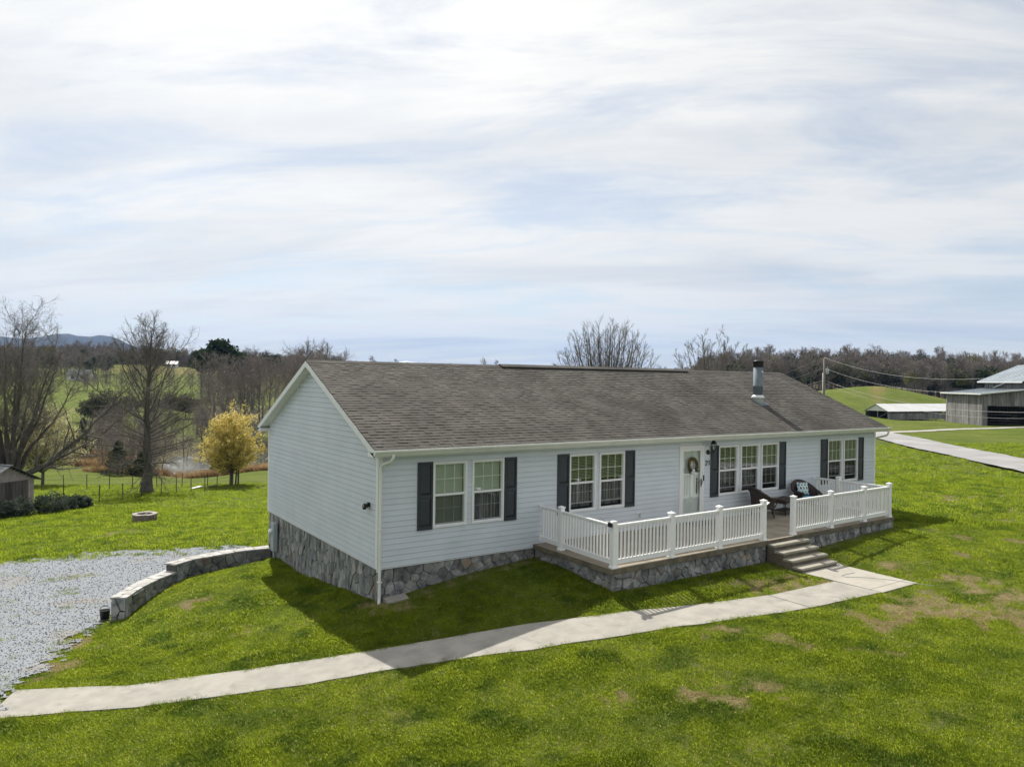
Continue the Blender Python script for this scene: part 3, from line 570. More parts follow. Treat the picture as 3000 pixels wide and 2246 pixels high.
for k in range(36):
    z0 = k*CH; z1 = z0+CH
    if z1 < ZG: y0, y1 = .085, W-.085
    else:
        y0 = max(.085, (z0+.02-ZG)/SL); y1 = W-y0
    if y1-y0 < .3: break
    cut = [y0]+([rs.uniform(3.2, 5.4)] if y1-y0 > 5 else [])+[y1]
    for i in range(len(cut)-1): board(cut[i]+(.001 if i else 0), cut[i+1]-.001, z0, min(z1, z1 if z1 < ZG else z1), gable_wall, 'y')
# corner trim
ct = MB(); ct.box(-.026, .085, -.026, 0, -.07, 2.62); ct.box(-.026, 0, 0, .085, -.003, 2.66); ct.build('corner_trim', M_white, house)
ct = MB(); ct.box(-.026, 0, W-.085, W+.026, -.003, 2.66); ct.box(0, .08, W, W+.026, -.003, 2.66); ct.build('corner_trim', M_white, house)
ct = MB(); ct.box(L-.085, L+.026, -.026, 0, -.003, 2.62); ct.box(L, L+.026, 0, .085, -.003, 2.66); ct.build('corner_trim', M_white, house)
st = MB(); st.box(-.012, L, -.012, 0, -.02, -.002); st.box(-.012, 0, .0, W, -.02, -.002); st.build('starter_strip', M_white, house)

# roof deck, fascia, soffits
rf = MB()
T_ = .10
rf.prism([(-OG, -OE, ZE-.012), (-OG, YR, ZR-.012), (-OG, W+OE, ZE-.012), (-OG, W+OE, ZE-T_), (-OG, YR, ZR-T_), (-OG, -OE, ZE-T_)], (L+2*OG, 0, 0)); roof = rf.build('roof', M_under, house)
rk = MB(); bh = .155
for s_ in (0, 1):
    for xx in (-OG-.024, L+OG+.002):
        ya, yb = (-OE-.012, YR) if s_ == 0 else (W+OE+.012, YR); za = ZE-.02
        poly = [(xx, ya, za-.005), (xx, yb, ZR-.015), (xx, yb, ZR-.015-bh), (xx, ya, za-bh)]
        rk.prism(poly, (.022, 0, 0))
rk.build('rake_board', M_white, roof)
ret = MB()
for ya, yb in ((-OE-.012, -.03), (W+.03, W+OE+.012)):
    for xa, xb in ((-OG-.024, -.03), (L+.03, L+OG+.024)): ret.box(xa, xb, ya, yb, 2.60, 2.70)
ret.build('eave_return', M_white, roof)
sf = MB()
for x0, x1 in ((-OG, -.0), (L, L+OG)):
    for s_ in (0, 1):
        n = 26
        for i in range(n):   # narrow soffit panels with a small joint between them
            a, b_ = i/n, (i+1)/n-.004
            f = lambda t: (-OE+(YR+OE)*t, ZE-T_-.055+(ZR-ZE)*t) if s_ == 0 else (W+OE-(YR+OE)*t, ZE-T_-.055+(ZR-ZE)*t)
            (ya, za), (yb, zb) = f(a), f(b_); sf.prism([(x0, ya, za), (x1, ya, za), (x1, yb, zb), (x0, yb, zb)], (0, 0, .012))
sf.build('gable_soffit', M_soffit, roof)
es = MB(); es.box(-.03, L+.03, -OE, -.02, 2.605, 2.62); es.box(-.03, L+.03, W+.02, W+OE, 2.605, 2.62); es.build('eave_soffit', M_soffit, roof)
fa = MB(); fa.box(-OG, L+OG, -OE-.014, -OE, 2.60, ZE-.02); fa.build('fascia', M_white, roof)
de = MB(); de.prism([(-OG-.01, -OE-.05, ZE-.035), (-OG-.01, -OE+.1, ZE+.03), (-OG-.01, -OE+.1, ZE+.022), (-OG-.01, -OE-.05, ZE-.045)], (L+2*OG+.02, 0, 0)); de.build('drip_edge', M_white, roof)
# back slope covering
bs = MB(); bs.prism([(-OG-.01, YR, ZR-.01), (-OG-.01, W+OE+.03, ZE-.02), (-OG-.01, W+OE+.03, ZE), (-OG-.01, YR, ZR+.012)], (L+2*OG+.02, 0, 0)); bs.build('back_slope', M_shingle, roof)
# shingles on the front slope: tabs of uneven width and thickness, the largest in view single, the rest joined
slope_len = math.hypot(YR+OE, ZR-ZE); ey, ez = (YR+OE)/slope_len, (ZR-ZE)/slope_len
EXP = .1425; nrow = int(slope_len/EXP)+1; tabs = []
rs = np.random.default_rng(5)
for r_ in range(nrow):
    s0 = r_*EXP-.03; s1 = min(s0+EXP*1.75, slope_len-.01); xx = -OG-.015-rs.uniform(0, .2); flip = 0
    while xx < L+OG+.01:
        w = rs.uniform(.12, .27); a, b_ = max(xx, -OG-.015), min(xx+w-.0025, L+OG+.015)
        flip = 1-flip if rs.random() < .85 else flip
        if b_-a > .03: tabs.append((a, b_, s0, s1, (.0175 if flip else .0125)+rs.uniform(-.002, .003)))
        xx += w
def tab_geo(t):
    a, b_, s0, s1, th = t
    base = lambda x_, s, n: (x_, -OE+s*ey-n*ez, ZE-.012+s*ez+n*ey)
    lift = .006
    V = [base(a, s0, lift), base(b_, s0, lift), base(b_, s0, lift+th), base(a, s0, lift+th), base(b_, s1, .006), base(a, s1, .006), base(a, s1, 0), base(b_, s1, 0)]
    return V, [(0, 1, 2, 3), (3, 2, 4, 5), (0, 3, 5, 6), (1, 7, 4, 2)]
def tab_size(t):
    c = np.array([(t[0]+t[1])/2, -OE+(t[2]+.07)*ey, ZE+(t[2]+.07)*ez]); d = CAM-c; Ld = np.linalg.norm(d); nrm = np.array([0, -ez, ey]); return (t[1]-t[0])*abs(nrm@d)/Ld**3
order = sorted(range(len(tabs)), key=lambda i: -tab_size(tabs[i])); big = set(order[:300]); rest = MB()
for i, t in enumerate(tabs):
    Vv, Ff = tab_geo(t)
    if i in big: m = MB(); m.add(Vv, Ff); m.build('shingle', M_shingle, roof)
    else: rest.add(Vv, Ff)
o = rest.build('shingles', M_shingle, roof); o['kind'] = 'stuff'
rc = MB()
for i in range(int((L+2*OG)/.145)):
    xa = -OG-.015+i*.145; th = .006+.002*(i % 2)
    rc.prism([(xa, YR-.15, ZR-.075), (xa, YR, ZR-.005), (xa, YR+.15, ZR-.075), (xa, YR+.15, ZR-.06+th), (xa, YR, ZR+.012+th), (xa, YR-.15, ZR-.06+th)][::-1], (.17, 0, 0))
rc.build('ridge_cap', M_shingle, roof)
rv = MB(); rv.prism([(6.1, YR-.20, ZR-.075), (6.1, YR, ZR+.012), (6.1, YR+.20, ZR-.075), (6.1, YR+.20, ZR-.04), (6.1, YR, ZR+.042), (6.1, YR-.20, ZR-.04)][::-1], (8.55, 0, 0)); rv.build('ridge_vent', M_vent, roof)
for i in range(0, 29):
    pass
rvc = MB(); rvc.prism([(6.08, YR-.21, ZR-.038), (6.08, YR, ZR+.045), (6.08, YR+.21, ZR-.038), (6.08, YR+.21, ZR-.03), (6.08, YR, ZR+.054), (6.08, YR-.21, ZR-.03)][::-1], (8.59, 0, 0)); rvc.build('vent_cap', M_shingle, roof)

# gutter and downspouts
gt = MB(); gz0, gz1, gy = 2.635, 2.755, -OE-.016
prof = [(gy, gz1+.005), (gy, gz0), (gy-.065, gz0), (gy-.085, gz0+.035), (gy-.125, gz1-.035), (gy-.125, gz1), (gy-.110, gz1), (gy-.112, gz1-.03), (gy-.075, gz0+.038), (gy-.06, gz0+.008), (gy-.008, gz0+.008), (gy-.008, gz1+.005)]
gt.prism([(-OG-.03, a, b_) for a, b_ in prof][::-1], (L+2*OG+.10, 0, 0))
for xx in (-OG-.034, L+OG+.07): gt.prism([(xx, a, b_) for a, b_ in prof[:6]][::-1], (.004, 0, 0))
gutter = gt.build('gutter', M_gutter, house)
dm = MB(); dm.tube([(.16, -.43, 2.645), (.16, -.43, 2.58), (.13, -.39, 2.50), (.04, -.12, 2.40), (.02, -.075, 2.33), (.02, -.07, 2.2), (.02, -.07, 1.0), (.02, -.07, -.62), (0.015, -.075, -.72), (-.02, -.13, -.80)], .036, 8); dm.build('downspout', M_gutter, house, True)
br = MB()
for zz in (2.1, .9, -.3): br.box(-.025, .065, -.112, -.02, zz, zz+.03)
br.build('downspout_strap', M_gutter, house)
dm = MB(); dm.tube([(L+.2, -.43, 2.645), (L+.2, -.43, 2.55), (L+.17, -.38, 2.45), (L+.07, -.05, 2.34), (L+.062, .05, 2.28), (L+.062, .07, 2.1), (L+.062, .07, -.2)], .036, 8); dm.build('downspout', M_gutter, house, True)

# windows
def ring(m, x0, x1, z0, z1, w, y0, y1):
    m.box(x0, x1, y0, y1, z0, z0+w); m.box(x0, x1, y0, y1, z1-w, z1); m.box(x0, x0+w, y0, y1, z0+w, z1-w); m.box(x1-w, x1, y0, y1, z0+w, z1-w)
def window(x0, x1, kind):
    m = MB(); z0, z1 = WZ0, WZ1; ring(m, x0, x1, z0, z1, .048, -.045, .06); ring(m, x0+.048, x1-.048, z0+.048, z1-.048, .022, -.018, .05)
    ml = (z0+z1)/2-.005; m.box(x0+.05, x1-.05, -.028, .03, ml-.026, ml+.026)
    wf = m.build('window', M_white, house)
    a, b_ = x0+.07, x1-.07; lift = 0 if kind in 'ab' else .145
    s = MB(); ring(s, a, b_, z0+.072+lift, ml-.02+lift*.2, .03, .012, .034); s.build('sash', M_white, wf)
    g = MB(); g.add([(a, -.008, ml+.02), (b_, -.008, ml+.02), (b_, -.008, z1-.07), (a, -.008, z1-.07)], [(0, 1, 2, 3)]); g.build('pane', M_glass, wf)
    g = MB(); g.add([(a, .022, z0+.07+lift), (b_, .022, z0+.07+lift), (b_, .022, ml), (a, .022, ml)], [(0, 1, 2, 3)]); g.build('pane', M_glass, wf)
    g = MB(); g.add([(a-.005, .004, z0+.07), (b_+.005, .004, z0+.07), (b_+.005, .004, ml-.02), (a-.005, .004, ml-.02)], [(0, 1, 2, 3)]); g.build('insect_screen', M_screen, wf)
    for i in (1, 2):
        xx = a+(b_-a)*i/3
        q = MB(); q.box(xx-.008, xx+.008, -.004, .008, ml+.02, z1-.07); q.build('muntin', M_white, wf)
        q = MB(); q.box(xx-.008, xx+.008, .026, .034, z0+.075+lift, ml); q.build('muntin', M_white, wf)
    zm = (ml+z1-.05)/2; q = MB(); q.box(a, b_, -.0045, .0085, zm-.008, zm+.008); q.build('muntin', M_white, wf)
    zm = (ml+z0+.05+lift)/2+.03; q = MB(); q.box(a, b_, .0255, .0345, zm-.008, zm+.008); q.build('muntin', M_white, wf)
    # blinds
    bl = MB(); lo = {'a': z0+.06, 'b': ml-.02, 'c': ml+.12, 'd': ml+.02}[kind]; ang = {'a': 1.2, 'b': 1.2, 'c': .30, 'd': .42}[kind]; step = .042; zz = z1-.07
    while zz > lo:
        hy, hz = .024*math.cos(ang), .024*math.sin(ang); bl.add([(a, .085-hy, zz-hz), (b_, .085-hy, zz-hz), (b_, .085+hy, zz+hz), (a, .085+hy, zz+hz)], [(0, 1, 2, 3)]); zz -= step
    bl.box(a, b_, .075, .095, lo-.03, lo-.012); bl.build('blind', M_blind, wf)
    if kind in 'bc':
        n = 60; top = ml-.03 if kind == 'b' else ml-.02; bot = z0+.1; Vc = []
        for i in range(n+1):
            t = i/n; xx = a+(b_-a)*t; yy = .15+.018*math.sin(t*46+x0*3)+.008*math.sin(t*110); Vc += [(xx, yy, top), (xx, yy, bot)]
        cm = MB(); cm.add(Vc, [(2*i, 2*i+1, 2*i+3, 2*i+2) for i in range(n)]); cm.build('curtain', M_curtain, wf)
    return wf
for a, b_, k in WIN: window(a, b_, k)
# shutters: two sunk panels each
def shutter(x0, x1):
    z0, z1 = .78, 2.395; m = MB(); f = .045; zm = z0+(z1-z0)*.49; ya, yb = -.052, -.018
    m.box(x0, x0+f, ya, yb, z0, z1); m.box(x1-f, x1, ya, yb, z0, z1)
    for p, q in ((z0, z0+.085), (zm-.045, zm+.045), (z1-.06, z1)): m.box(x0+f, x1-f, ya, yb, p, q)
    s = m.build('shutter', M_shut, house)
    for p, q in ((z0+.085, zm-.045), (zm+.045, z1-.06)):
        pm_ = MB(); A = [(x0+f, -.028, p), (x1-f, -.028, p), (x1-f, -.028, q), (x0+f, -.028, q)]; k = .05
        B = [(x0+f+k, -.046, p+k), (x1-f-k, -.046, p+k), (x1-f-k, -.046, q-k), (x0+f+k, -.046, q-k)]; pm_.add(A+B, [(4, 5, 6, 7), (0, 1, 5, 4), (1, 2, 6, 5), (2, 3, 7, 6), (3, 0, 4, 7)]); pm_.build('panel', M_shut, s)
for a, b_ in SHUT: shutter(a, b_)

# front door: frame, storm door with glass, inner panelled door
dx0, dx1, dz0, dz1 = DOOR
m = MB(); m.box(dx0, dx0+.075, -.045, .10, dz0, dz1); m.box(dx1-.075, dx1, -.045, .10, dz0, dz1); m.box(dx0+.075, dx1-.075, -.045, .10, dz1-.08, dz1); m.box(dx0, dx1, -.07, .11, dz0-.06, dz0+.02); door = m.build('door', M_white, house)
a, b_ = dx0+.078, dx1-.078; z0, z1 = dz0+.022, dz1-.082
m = MB(); ring(m, a, b_, z0, z1, .085, -.038, -.012); m.box(a+.085, b_-.085, -.036, -.014, z0+.085, z0+.16); m.build('storm_door', M_door, door)
g = MB(); g.add([(a+.08, -.024, z0+.15), (b_-.08, -.024, z0+.15), (b_-.08, -.024, z1-.08), (a+.08, -.024, z1-.08)], [(0, 1, 2, 3)]); g.build('pane', M_glass, door)
m = MB(); m.box(a, b_, .055, .095, z0, z1)
def rp(x0, x1, p, q): m.box(x0, x1, .048, .056, p, q)
for x0_, x1_ in ((a+.12, (a+b_)/2-.04), ((a+b_)/2+.04, b_-.12)): rp(x0_, x1_, z0+.2, z0+.75); rp(x0_, x1_, z0+.9, z0+1.45); rp(x0_, x1_, z0+1.6, z0+1.9)
m.build('inner_door', M_door, door)
m = MB(); m.box(b_-.062, b_-.030, -.052, -.037, z0+.93, z0+1.17); m.tube([(b_-.046, -.05, z0+1.13), (b_-.046, -.085, z0+1.11), (b_-.046, -.088, z0+1.04), (b_-.046, -.052, z0+.99)], .009, 6); m.build('handle', M_black, door)
m = MB(); m.box(b_-.17, b_-.12, .03, .055, z0+.72, z0+1.2); m.tube([(b_-.145, .05, z0+1.1), (b_-.145, .0, z0+1.08), (b_-.145, .0, z0+.9), (b_-.145, .05, z0+.85)], .012, 6); m.build('lockset', M_black, door)
m = MB(); m.box(dx1-.045, dx1-.005, -.066, -.046, 1.32, 1.50); m.build('doorbell', M_black, house)
# house number strokes
def digit(x0, z0, w, hgt, pts):
    m = MB()
    for (p, q) in zip(pts[:-1], pts[1:]): m.bar((x0+p[0]*w, -.032, z0+p[1]*hgt), (x0+q[0]*w, -.032, z0+q[1]*hgt), .012, .026, (0, 1, 0))
    m.build('house_number', M_black, house)
arc = [(.05, .75), (.15, .93), (.4, 1.0), (.7, .97), (.92, .82), (.9, .62), (.7, .42), (.3, .15), (.0, .0), (1.0, .0)]
digit(10.935, 1.79, .085, .15, arc)
digit(11.065, 1.79, .06, .15, [(.0, .8), (.65, 1.0), (.65, .0)])
m = MB(); m.bbox(10.90, 11.10, -.028, -.006, 2.10, 2.38, .006); m.build('lamp_block', M_white, house)
m = MB(); m.bbox(8.06, 8.19, -.05, -.01, .40, .585, .006); ob = m.build('outlet_box', M_white, house)
m = MB(); m.box(8.095, 8.17, -.066, -.05, .43, .56); m.build('cover', M_grey, ob)

# flue pipe through the roof
fx, fy = 15.76, 1.76; fz = zroof(fy); r0 = .172
m = MB(); m.lathe([(r0, fz-.2), (r0, fz+.55), (r0+.006, fz+.555), (r0+.006, fz+.585), (r0, fz+.59), (r0, fz+1.30)], 28, (fx, fy, 0)); flue = m.build('flue_pipe', M_steel, house, True)
m = MB(); m.lathe([(r0+.012, fz+1.27), (r0+.02, fz+1.30), (r0+.02, fz+1.46), (r0+.028, fz+1.465), (r0+.028, fz+1.495), (.05, fz+1.52), (.0, fz+1.522)], 28, (fx, fy, 0)); m.build('flue_cap', M_black, flue, True)
m = MB(); m.lathe([(r0+.002, fz+.24), (r0+.085, fz+.14), (r0+.075, fz+.135), (r0+.03, fz+.13), (r0+.04, fz-.2)], 28, (fx, fy, 0)); m.build('storm_collar', M_white, flue, True)
m = MB()
for sx in (0,): m.obox((fx, fy-.10, fz+.014-.10*SL), (.25, 0, 0), (0, .25*ey, .25*ez), (0, -.007*ez*2, .007*ey*2))
m.build('flashing', M_steel, flue)
m = MB(); m.box(fx-.02, fx+.05, fy-r0-.004, fy-r0+.02, fz+1.06, fz+1.13); m.build('sticker', M_white, flue)

# foundation
gable_soil = lambda y: float(np.interp(y, [0, 8.74], [-.8, -1.5]))
fm = MB(); fm.box(.05, L-.05, .05, W-.05, -2.2, -.022); fnd = fm.build('foundation', M_mortar, house)
stones(np.random.default_rng(1), [(0.0, -1.95), (W, -1.95), (W, -.02), (0.0, -.02)], .14, .33, lambda u, v, d: (.05-d, u, v), fnd, M_stoneg, keep=lambda c: max(q[1] for q in c) > gable_soil(sum(q[0] for q in c)/len(c))-.06)
stones(np.random.default_rng(2), [(0.0, -.98), (4.42, -.98), (4.42, -.02), (0.0, -.02)], .25, .19, lambda u, v, d: (u, .05-d, v), fnd, M_stone, keep=lambda c: max(q[1] for q in c) > float(np.interp(sum(q[0] for q in c)/len(c), [0, 4.4], [-.85, -.35])))

# ------------------------------------------------------------------ porch
porch = empty('porch', (10.6, -1.5, -.4)); tag(porch, 'raised concrete front porch on a field-stone skirt with four steps', 'porch')
OX, OY, OZ = 10.6, -1.5, -.4
def PB(mb, name, mat, parent=porch, smooth=False): mb.v = [(q[0]-OX, q[1]-OY, q[2]-OZ) for q in mb.v]; return mb.build(name, mat, parent, smooth)
PX0, PX1 = 4.36, 16.82; ZD = .09
yf = lambda xx: -3.10+.30*(xx-PX0)/(PX1-PX0)
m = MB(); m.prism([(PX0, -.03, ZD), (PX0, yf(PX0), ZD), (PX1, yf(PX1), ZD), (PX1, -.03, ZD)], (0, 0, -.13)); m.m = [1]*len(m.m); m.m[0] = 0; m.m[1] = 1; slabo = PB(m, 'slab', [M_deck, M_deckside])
for k in range(1, 7):
    xx = PX0+k*(PX1-PX0)/7; j = MB(); j.box(xx-.004, xx+.004, yf(xx)+.02, -.05, ZD-.002, ZD+.0015); PB(j, 'joint', M_step)
m = MB(); i_ = .07; m.prism([(PX0+i_, -.03, -.045), (PX0+i_, yf(PX0)+i_, -.045), (PX1-i_, yf(PX1)+i_, -.045), (PX1-i_, -.03, -.045)], (0, 0, -1.0)); skirt = PB(m, 'skirt', M_mortar)
rg = np.random.default_rng(9)
def front3(u, v, d): return (u-OX, yf(u)+.07-d-OY, v-OZ)
soil_f = lambda c: max(q[1] for q in c) > -.6
stones(rg, [(PX0+.02, -.78), (10.1, -.78), (10.1, -.045), (PX0+.02, -.045)], .235, .175, front3, skirt, M_stone, soil_f, .008, .015, .042)
stones(rg, [(11.78, -.7), (PX1-.02, -.7), (PX1-.02, -.045), (11.78, -.045)], .235, .165, front3, skirt, M_stone, soil_f, .008, .015, .042)
stones(rg, [(yf(PX0)+.03, -.78), (-.05, -.78), (-.05, -.045), (yf(PX0)+.03, -.045)], .235, .175, lambda u, v, d: (PX0+.07-d-OX, u-OY, v-OZ), skirt, M_stone, soil_f, .008, .015, .042)
SX0, SX1 = 10.13, 11.72; fronts = [-3.19, -3.47, -3.75, -4.03]; tz = [.0, -.15, -.30, -.45]
m = MB()
for i in range(4):
    yb = -2.93 if i == 0 else fronts[i-1]+.03
    m.box(SX0+.01, SX1-.01, fronts[i]+.035, yb, -1.0, tz[i]-.05)
steps = PB(m, 'steps', M_deckside)  # risers and step sides: overhang shade put into the colour, over moss stain
for i in range(4):
    yb = -2.96 if i == 0 else fronts[i-1]+.0355
    m = MB(); m.bbox(SX0, SX1, fronts[i], yb, tz[i]-.06, tz[i], .012); PB(m, 'tread', M_step, steps)

# railings
def railing(name, label, path, posts, ends):
    root = empty(name, (path[0][0], path[0][1], ZD)); tag(root, label, 'railing'); ox, oy = path[0]
    def add(mb, nm, par=root, mat=M_rail): mb.v = [(q[0]-ox, q[1]-oy, q[2]-ZD) for q in mb.v]; return mb.build(nm, mat, par)
    for (xx, yy, capped) in posts:
        m = MB(); w = .063; m.bbox(xx-w, xx+w, yy-w, yy+w, ZD, 1.17, .006); po = add(m, 'post')
        m = MB(); m.bbox(xx-.085, xx+.085, yy-.085, yy+.085, ZD+.002, ZD+.045, .018); m.box(xx-.072, xx+.072, yy-.072, yy+.072, ZD+.04, ZD+.06); add(m, 'post_base', po)
        if capped:
            m = MB(); k = .076; Vv = [(xx-k, yy-k, 1.155), (xx+k, yy-k, 1.155), (xx+k, yy+k, 1.155), (xx-k, yy+k, 1.155), (xx-k, yy-k, 1.18), (xx+k, yy-k, 1.18), (xx+k, yy+k, 1.18), (xx-k, yy+k, 1.18), (xx, yy, 1.215)]
            m.add(Vv, [(3, 2, 1, 0), (0, 1, 5, 4), (1, 2, 6, 5), (2, 3, 7, 6), (3, 0, 4, 7), (4, 5, 8), (5, 6, 8), (6, 7, 8), (7, 4, 8)]); add(m, 'post_cap', po)
    bal = MB(); bal.box(-.017, .017, -.017, .017, .26, 1.045); bme = bal.mesh('baluster', M_rail)
    for (p, q) in zip(path[:-1], path[1:]):
        p, q = np.array(p), np.array(q); d = q-p; Ld = np.linalg.norm(d); d = d/Ld; a0 = p+d*.06; b0 = q-d*.06
        m = MB(); m.bar((*a0, 1.062), (*b0, 1.062), .085, .04); m.bar((*a0, 1.03), (*b0, 1.03), .045, .028); add(m, 'top_rail')
        m = MB(); m.bar((*a0, .215), (*b0, .215), .045, .10); m.bar((*a0, .272), (*b0, .272), .052, .014); add(m, 'bottom_rail')
        n = int(round((Ld-.126)/.117))
        for i in range(n):
            t = .063+(Ld-.126)*(i+.5)/n; c = p+d*t; o = link('baluster', bme, root, (c[0]-ox, c[1]-oy, -ZD)); o.rotation_euler = (0, 0, math.atan2(d[1], d[0]))
    for (xx, yy) in ends:
        m = MB(); m.box(xx-.05, xx+.05, yy-.02, yy+.012, 1.0, 1.1); add(m, 'wall_bracket'); m = MB(); m.box(xx-.04, xx+.04, yy-.02, yy+.012, .15, .30); add(m, 'wall_bracket')
    return root
yp = lambda xx: yf(xx)+.105
lx, rx = 4.50, 16.66
railing('porch_railing', 'white baluster railing round the porch end nearest the paired bedroom windows', [(4.60, -.035), (4.57, -.95), (lx, yp(lx)), (6.42, yp(6.42)), (8.21, yp(8.21)), (10.06, yp(10.06))],
        [(4.57, -.95, True), (lx, yp(lx), False), (6.42, yp(6.42), True), (8.21, yp(8.21), True), (10.06, yp(10.06), True)], [(4.60, -.032)])
railing('porch_railing', 'white baluster railing enclosing the two wicker chairs at the far porch end', [(11.43, yp(11.43)), (13.31, yp(13.31)), (15.15, yp(15.15)), (rx, yp(rx)), (16.62, -.95), (16.58, -.035)],
        [(11.43, yp(11.43), True), (13.31, yp(13.31), True), (15.15, yp(15.15), True), (rx, yp(rx), True), (16.62, -.95, True)], [(16.58, -.032)])

# ------------------------------------------------------------------ porch furniture
def arc_shell(m, r, a0, a1, z0f, z1f, th=.03, n=28, flare=.05, sy=1.0):
    # a curved wicker band: upright shell following an arc, its top edge given by z1f(angle)
    Vv = []
    for i in range(n+1):
        a = a0+(a1-a0)*i/n; c, s = math.cos(a), math.sin(a)
        for k in range(6):
            t = k/5; z = z0f(a)+(z1f(a)-z0f(a))*t; rr = r+flare*t*t
            Vv.append((rr*c, rr*s*sy, z))
        for k in range(6):
            t = 1-k/5; z = z0f(a)+(z1f(a)-z0f(a))*t; rr = r-th+flare*t*t
            Vv.append((rr*c, rr*s*sy, z))
    Fs = [(i*12+k, (i+1)*12+k, (i+1)*12+(k+1) % 12, i*12+(k+1) % 12) for i in range(n) for k in range(12)]+[tuple(range(12)), tuple(range(n*12+11, n*12-1, -1))]
    m.add(Vv, Fs)
def cushion(m, rx, ry, z0, hgt, n=26, rings=5, sq=3.0):
    Vv = []
    for k in range(2*rings+1):
        t = -1+k/rings; zz = z0+hgt/2+hgt/2*math.copysign(abs(t)**.7, t); f = (1-abs(t)**3)**.4 if abs(t) < 1 else .72
        f = max(.72, f)
        for i in range(n):
            a = 2*math.pi*i/n; c, s = math.cos(a), math.sin(a); rr = (abs(c)**sq+abs(s)**sq)**(-1/sq); Vv.append((rx*f*rr*c, ry*f*rr*s, zz))
    K = 2*rings+1; m.add(Vv, [(k*n+i, k*n+(i+1) % n, (k+1)*n+(i+1) % n, (k+1)*n+i) for k in range(K-1) for i in range(n)]+[tuple(range(n-1, -1, -1)), tuple(range((K-1)*n, K*n))])
def wicker_chair(loc, rz, label, pil):
    root = empty('wicker_chair', loc, rz); tag(root, label, 'chair', 'wicker chairs on the porch')
    # local: faces +x
    topz = lambda a: .66+.30*(max(0.0, -math.cos(a))**1.2) if math.cos(a) < 0 else .66-.04*math.cos(a)
    m = MB(); arc_shell(m, .36, R_(50), R_(310), lambda a: .33, topz, .035, 36, .07); m.build('backrest', M_wicker, root, True)
    m = MB(); pts = [((.365+.075)*math.cos(R_(q)), (.365+.075)*math.sin(R_(q)), topz(R_(q))) for q in range(48, 313, 6)]
    pts = [(pts[0][0]+.13, pts[0][1]-.0, pts[0][2]-.05), (pts[0][0]+.07, pts[0][1], pts[0][2]-.01)]+pts+[(pts[-1][0]+.07, pts[-1][1], pts[-1][2]-.01), (pts[-1][0]+.13, pts[-1][1], pts[-1][2]-.05)]
    m.tube(pts, .04, 8); m.build('arm_roll', M_wicker, root, True)
    m = MB(); m.lathe([(.0, .30), (.34, .30), (.37, .33), (.37, .375), (.35, .385), (0, .385)], 28); m.build('seat', M_wicker, root, True)
    m = MB(); arc_shell(m, .345, R_(-75), R_(75), lambda a: .20+.09*abs(math.sin(a*1.3)), lambda a: .34, .02, 18, .02); m.build('apron', M_wicker, root, True)
    for a in (45, 135, 225, 315):
        m = MB(); c, s = math.cos(R_(a)), math.sin(R_(a)); m.tube([(.30*c, .30*s, .36), (.32*c, .32*s, .15), (.36*c, .36*s, 0)], [.03, .025, .022], 8); m.build('leg', M_wicker, root, True)
    for a in (52, 308):
        m = MB(); c, s = math.cos(R_(a)), math.sin(R_(a)); m.tube([(.40*c+.06, .42*s, .62), (.38*c+.05, .40*s, .45), (.36*c, .37*s, .33)], .017, 8); m.build('arm_support', M_wicker, root, True)
    m = MB(); cushion(m, .33, .31, .385, .10); m.build('seat_cushion', M_cush, root, True)
    m = MB(); n = 14; Vv = []
    for side in (1, -1):
        for i in range(n+1):
            for j in range(n+1):
                u, v = -1+2*i/n, -1+2*j/n; pinch = 1-.06*(1-u*u)*1-.0; b = (1-u**4)*(1-v**4)
                Vv.append((.215*u*(1-.05*(1-v*v)), side*.07*b**.6, .215*v*(1-.05*(1-u*u))))
    off = (n+1)**2; Fs = []
    for i in range(n):
        for j in range(n):
            q = (i*(n+1)+j, (i+1)*(n+1)+j, (i+1)*(n+1)+j+1, i*(n+1)+j+1); Fs += [q, tuple(off+k for k in q[::-1])]
    m.add(Vv, Fs); p = m.build('pillow', M_pillow, None, True); tag(p, pil, 'pillow', 'patterned pillows on the porch chairs')
    ca_, sa_ = math.cos(rz), math.sin(rz); px_, py_ = -.17, 0.0
    p.location = (loc[0]+px_*ca_-py_*sa_, loc[1]+px_*sa_+py_*ca_, loc[2]+.72); p.rotation_euler = (R_(-16), 0, rz-math.pi/2+math.pi)
    return root
wicker_chair((12.98, -.62, ZD), R_(-18), 'brown wicker armchair nearer the steps, turned side-on', 'blue and white patterned pillow seen edge-on in the side-on wicker chair')
wicker_chair((15.28, -.60, ZD), R_(-112), 'brown wicker armchair past the low table, facing the lawn', 'blue, white and green patterned pillow in the chair facing the lawn')
t = empty('wicker_table', (14.12, -.62, ZD), R_(8)); tag(t, 'low brown wicker coffee table between the two porch chairs', 'table')
m = MB(); m.bbox(-.42, .42, -.27, .27, .47, .515, .02); m.build('table_top', M_wicker, t)
m = MB()
for (x0, x1, y0, y1) in ((-.40, .40, -.25, -.235), (-.40, .40, .235, .25)):
    n = 10
    for i in range(n):
        xa, xb = x0+(x1-x0)*i/n, x0+(x1-x0)*(i+1)/n; d = .10-.05*math.sin(math.pi*(i+.5)/n); m.box(xa, xb, y0, y1, .47-d, .472)
m.box(-.40, -.385, -.235, .235, .38, .472); m.box(.385, .40, -.235, .235, .38, .472); m.build('apron', M_wicker, t)
for sx in (-1, 1):
    for sy in (-1, 1): m = MB(); m.tube([(sx*.37, sy*.22, .46), (sx*.37, sy*.22, .2), (sx*.39, sy*.235, 0)], .016, 8); m.build('leg', M_black, t, True)
m = MB(); m.box(-.36, .36, -.21, .21, .13, .15); m.build('shelf', M_wicker, t)
m = MB(); m.bbox(9.95, 10.75, -.62, -.10, ZD+.002, ZD+.02, .006); tag(m.build('doormat', M_black), 'black doormat lying in front of the white door', 'doormat')

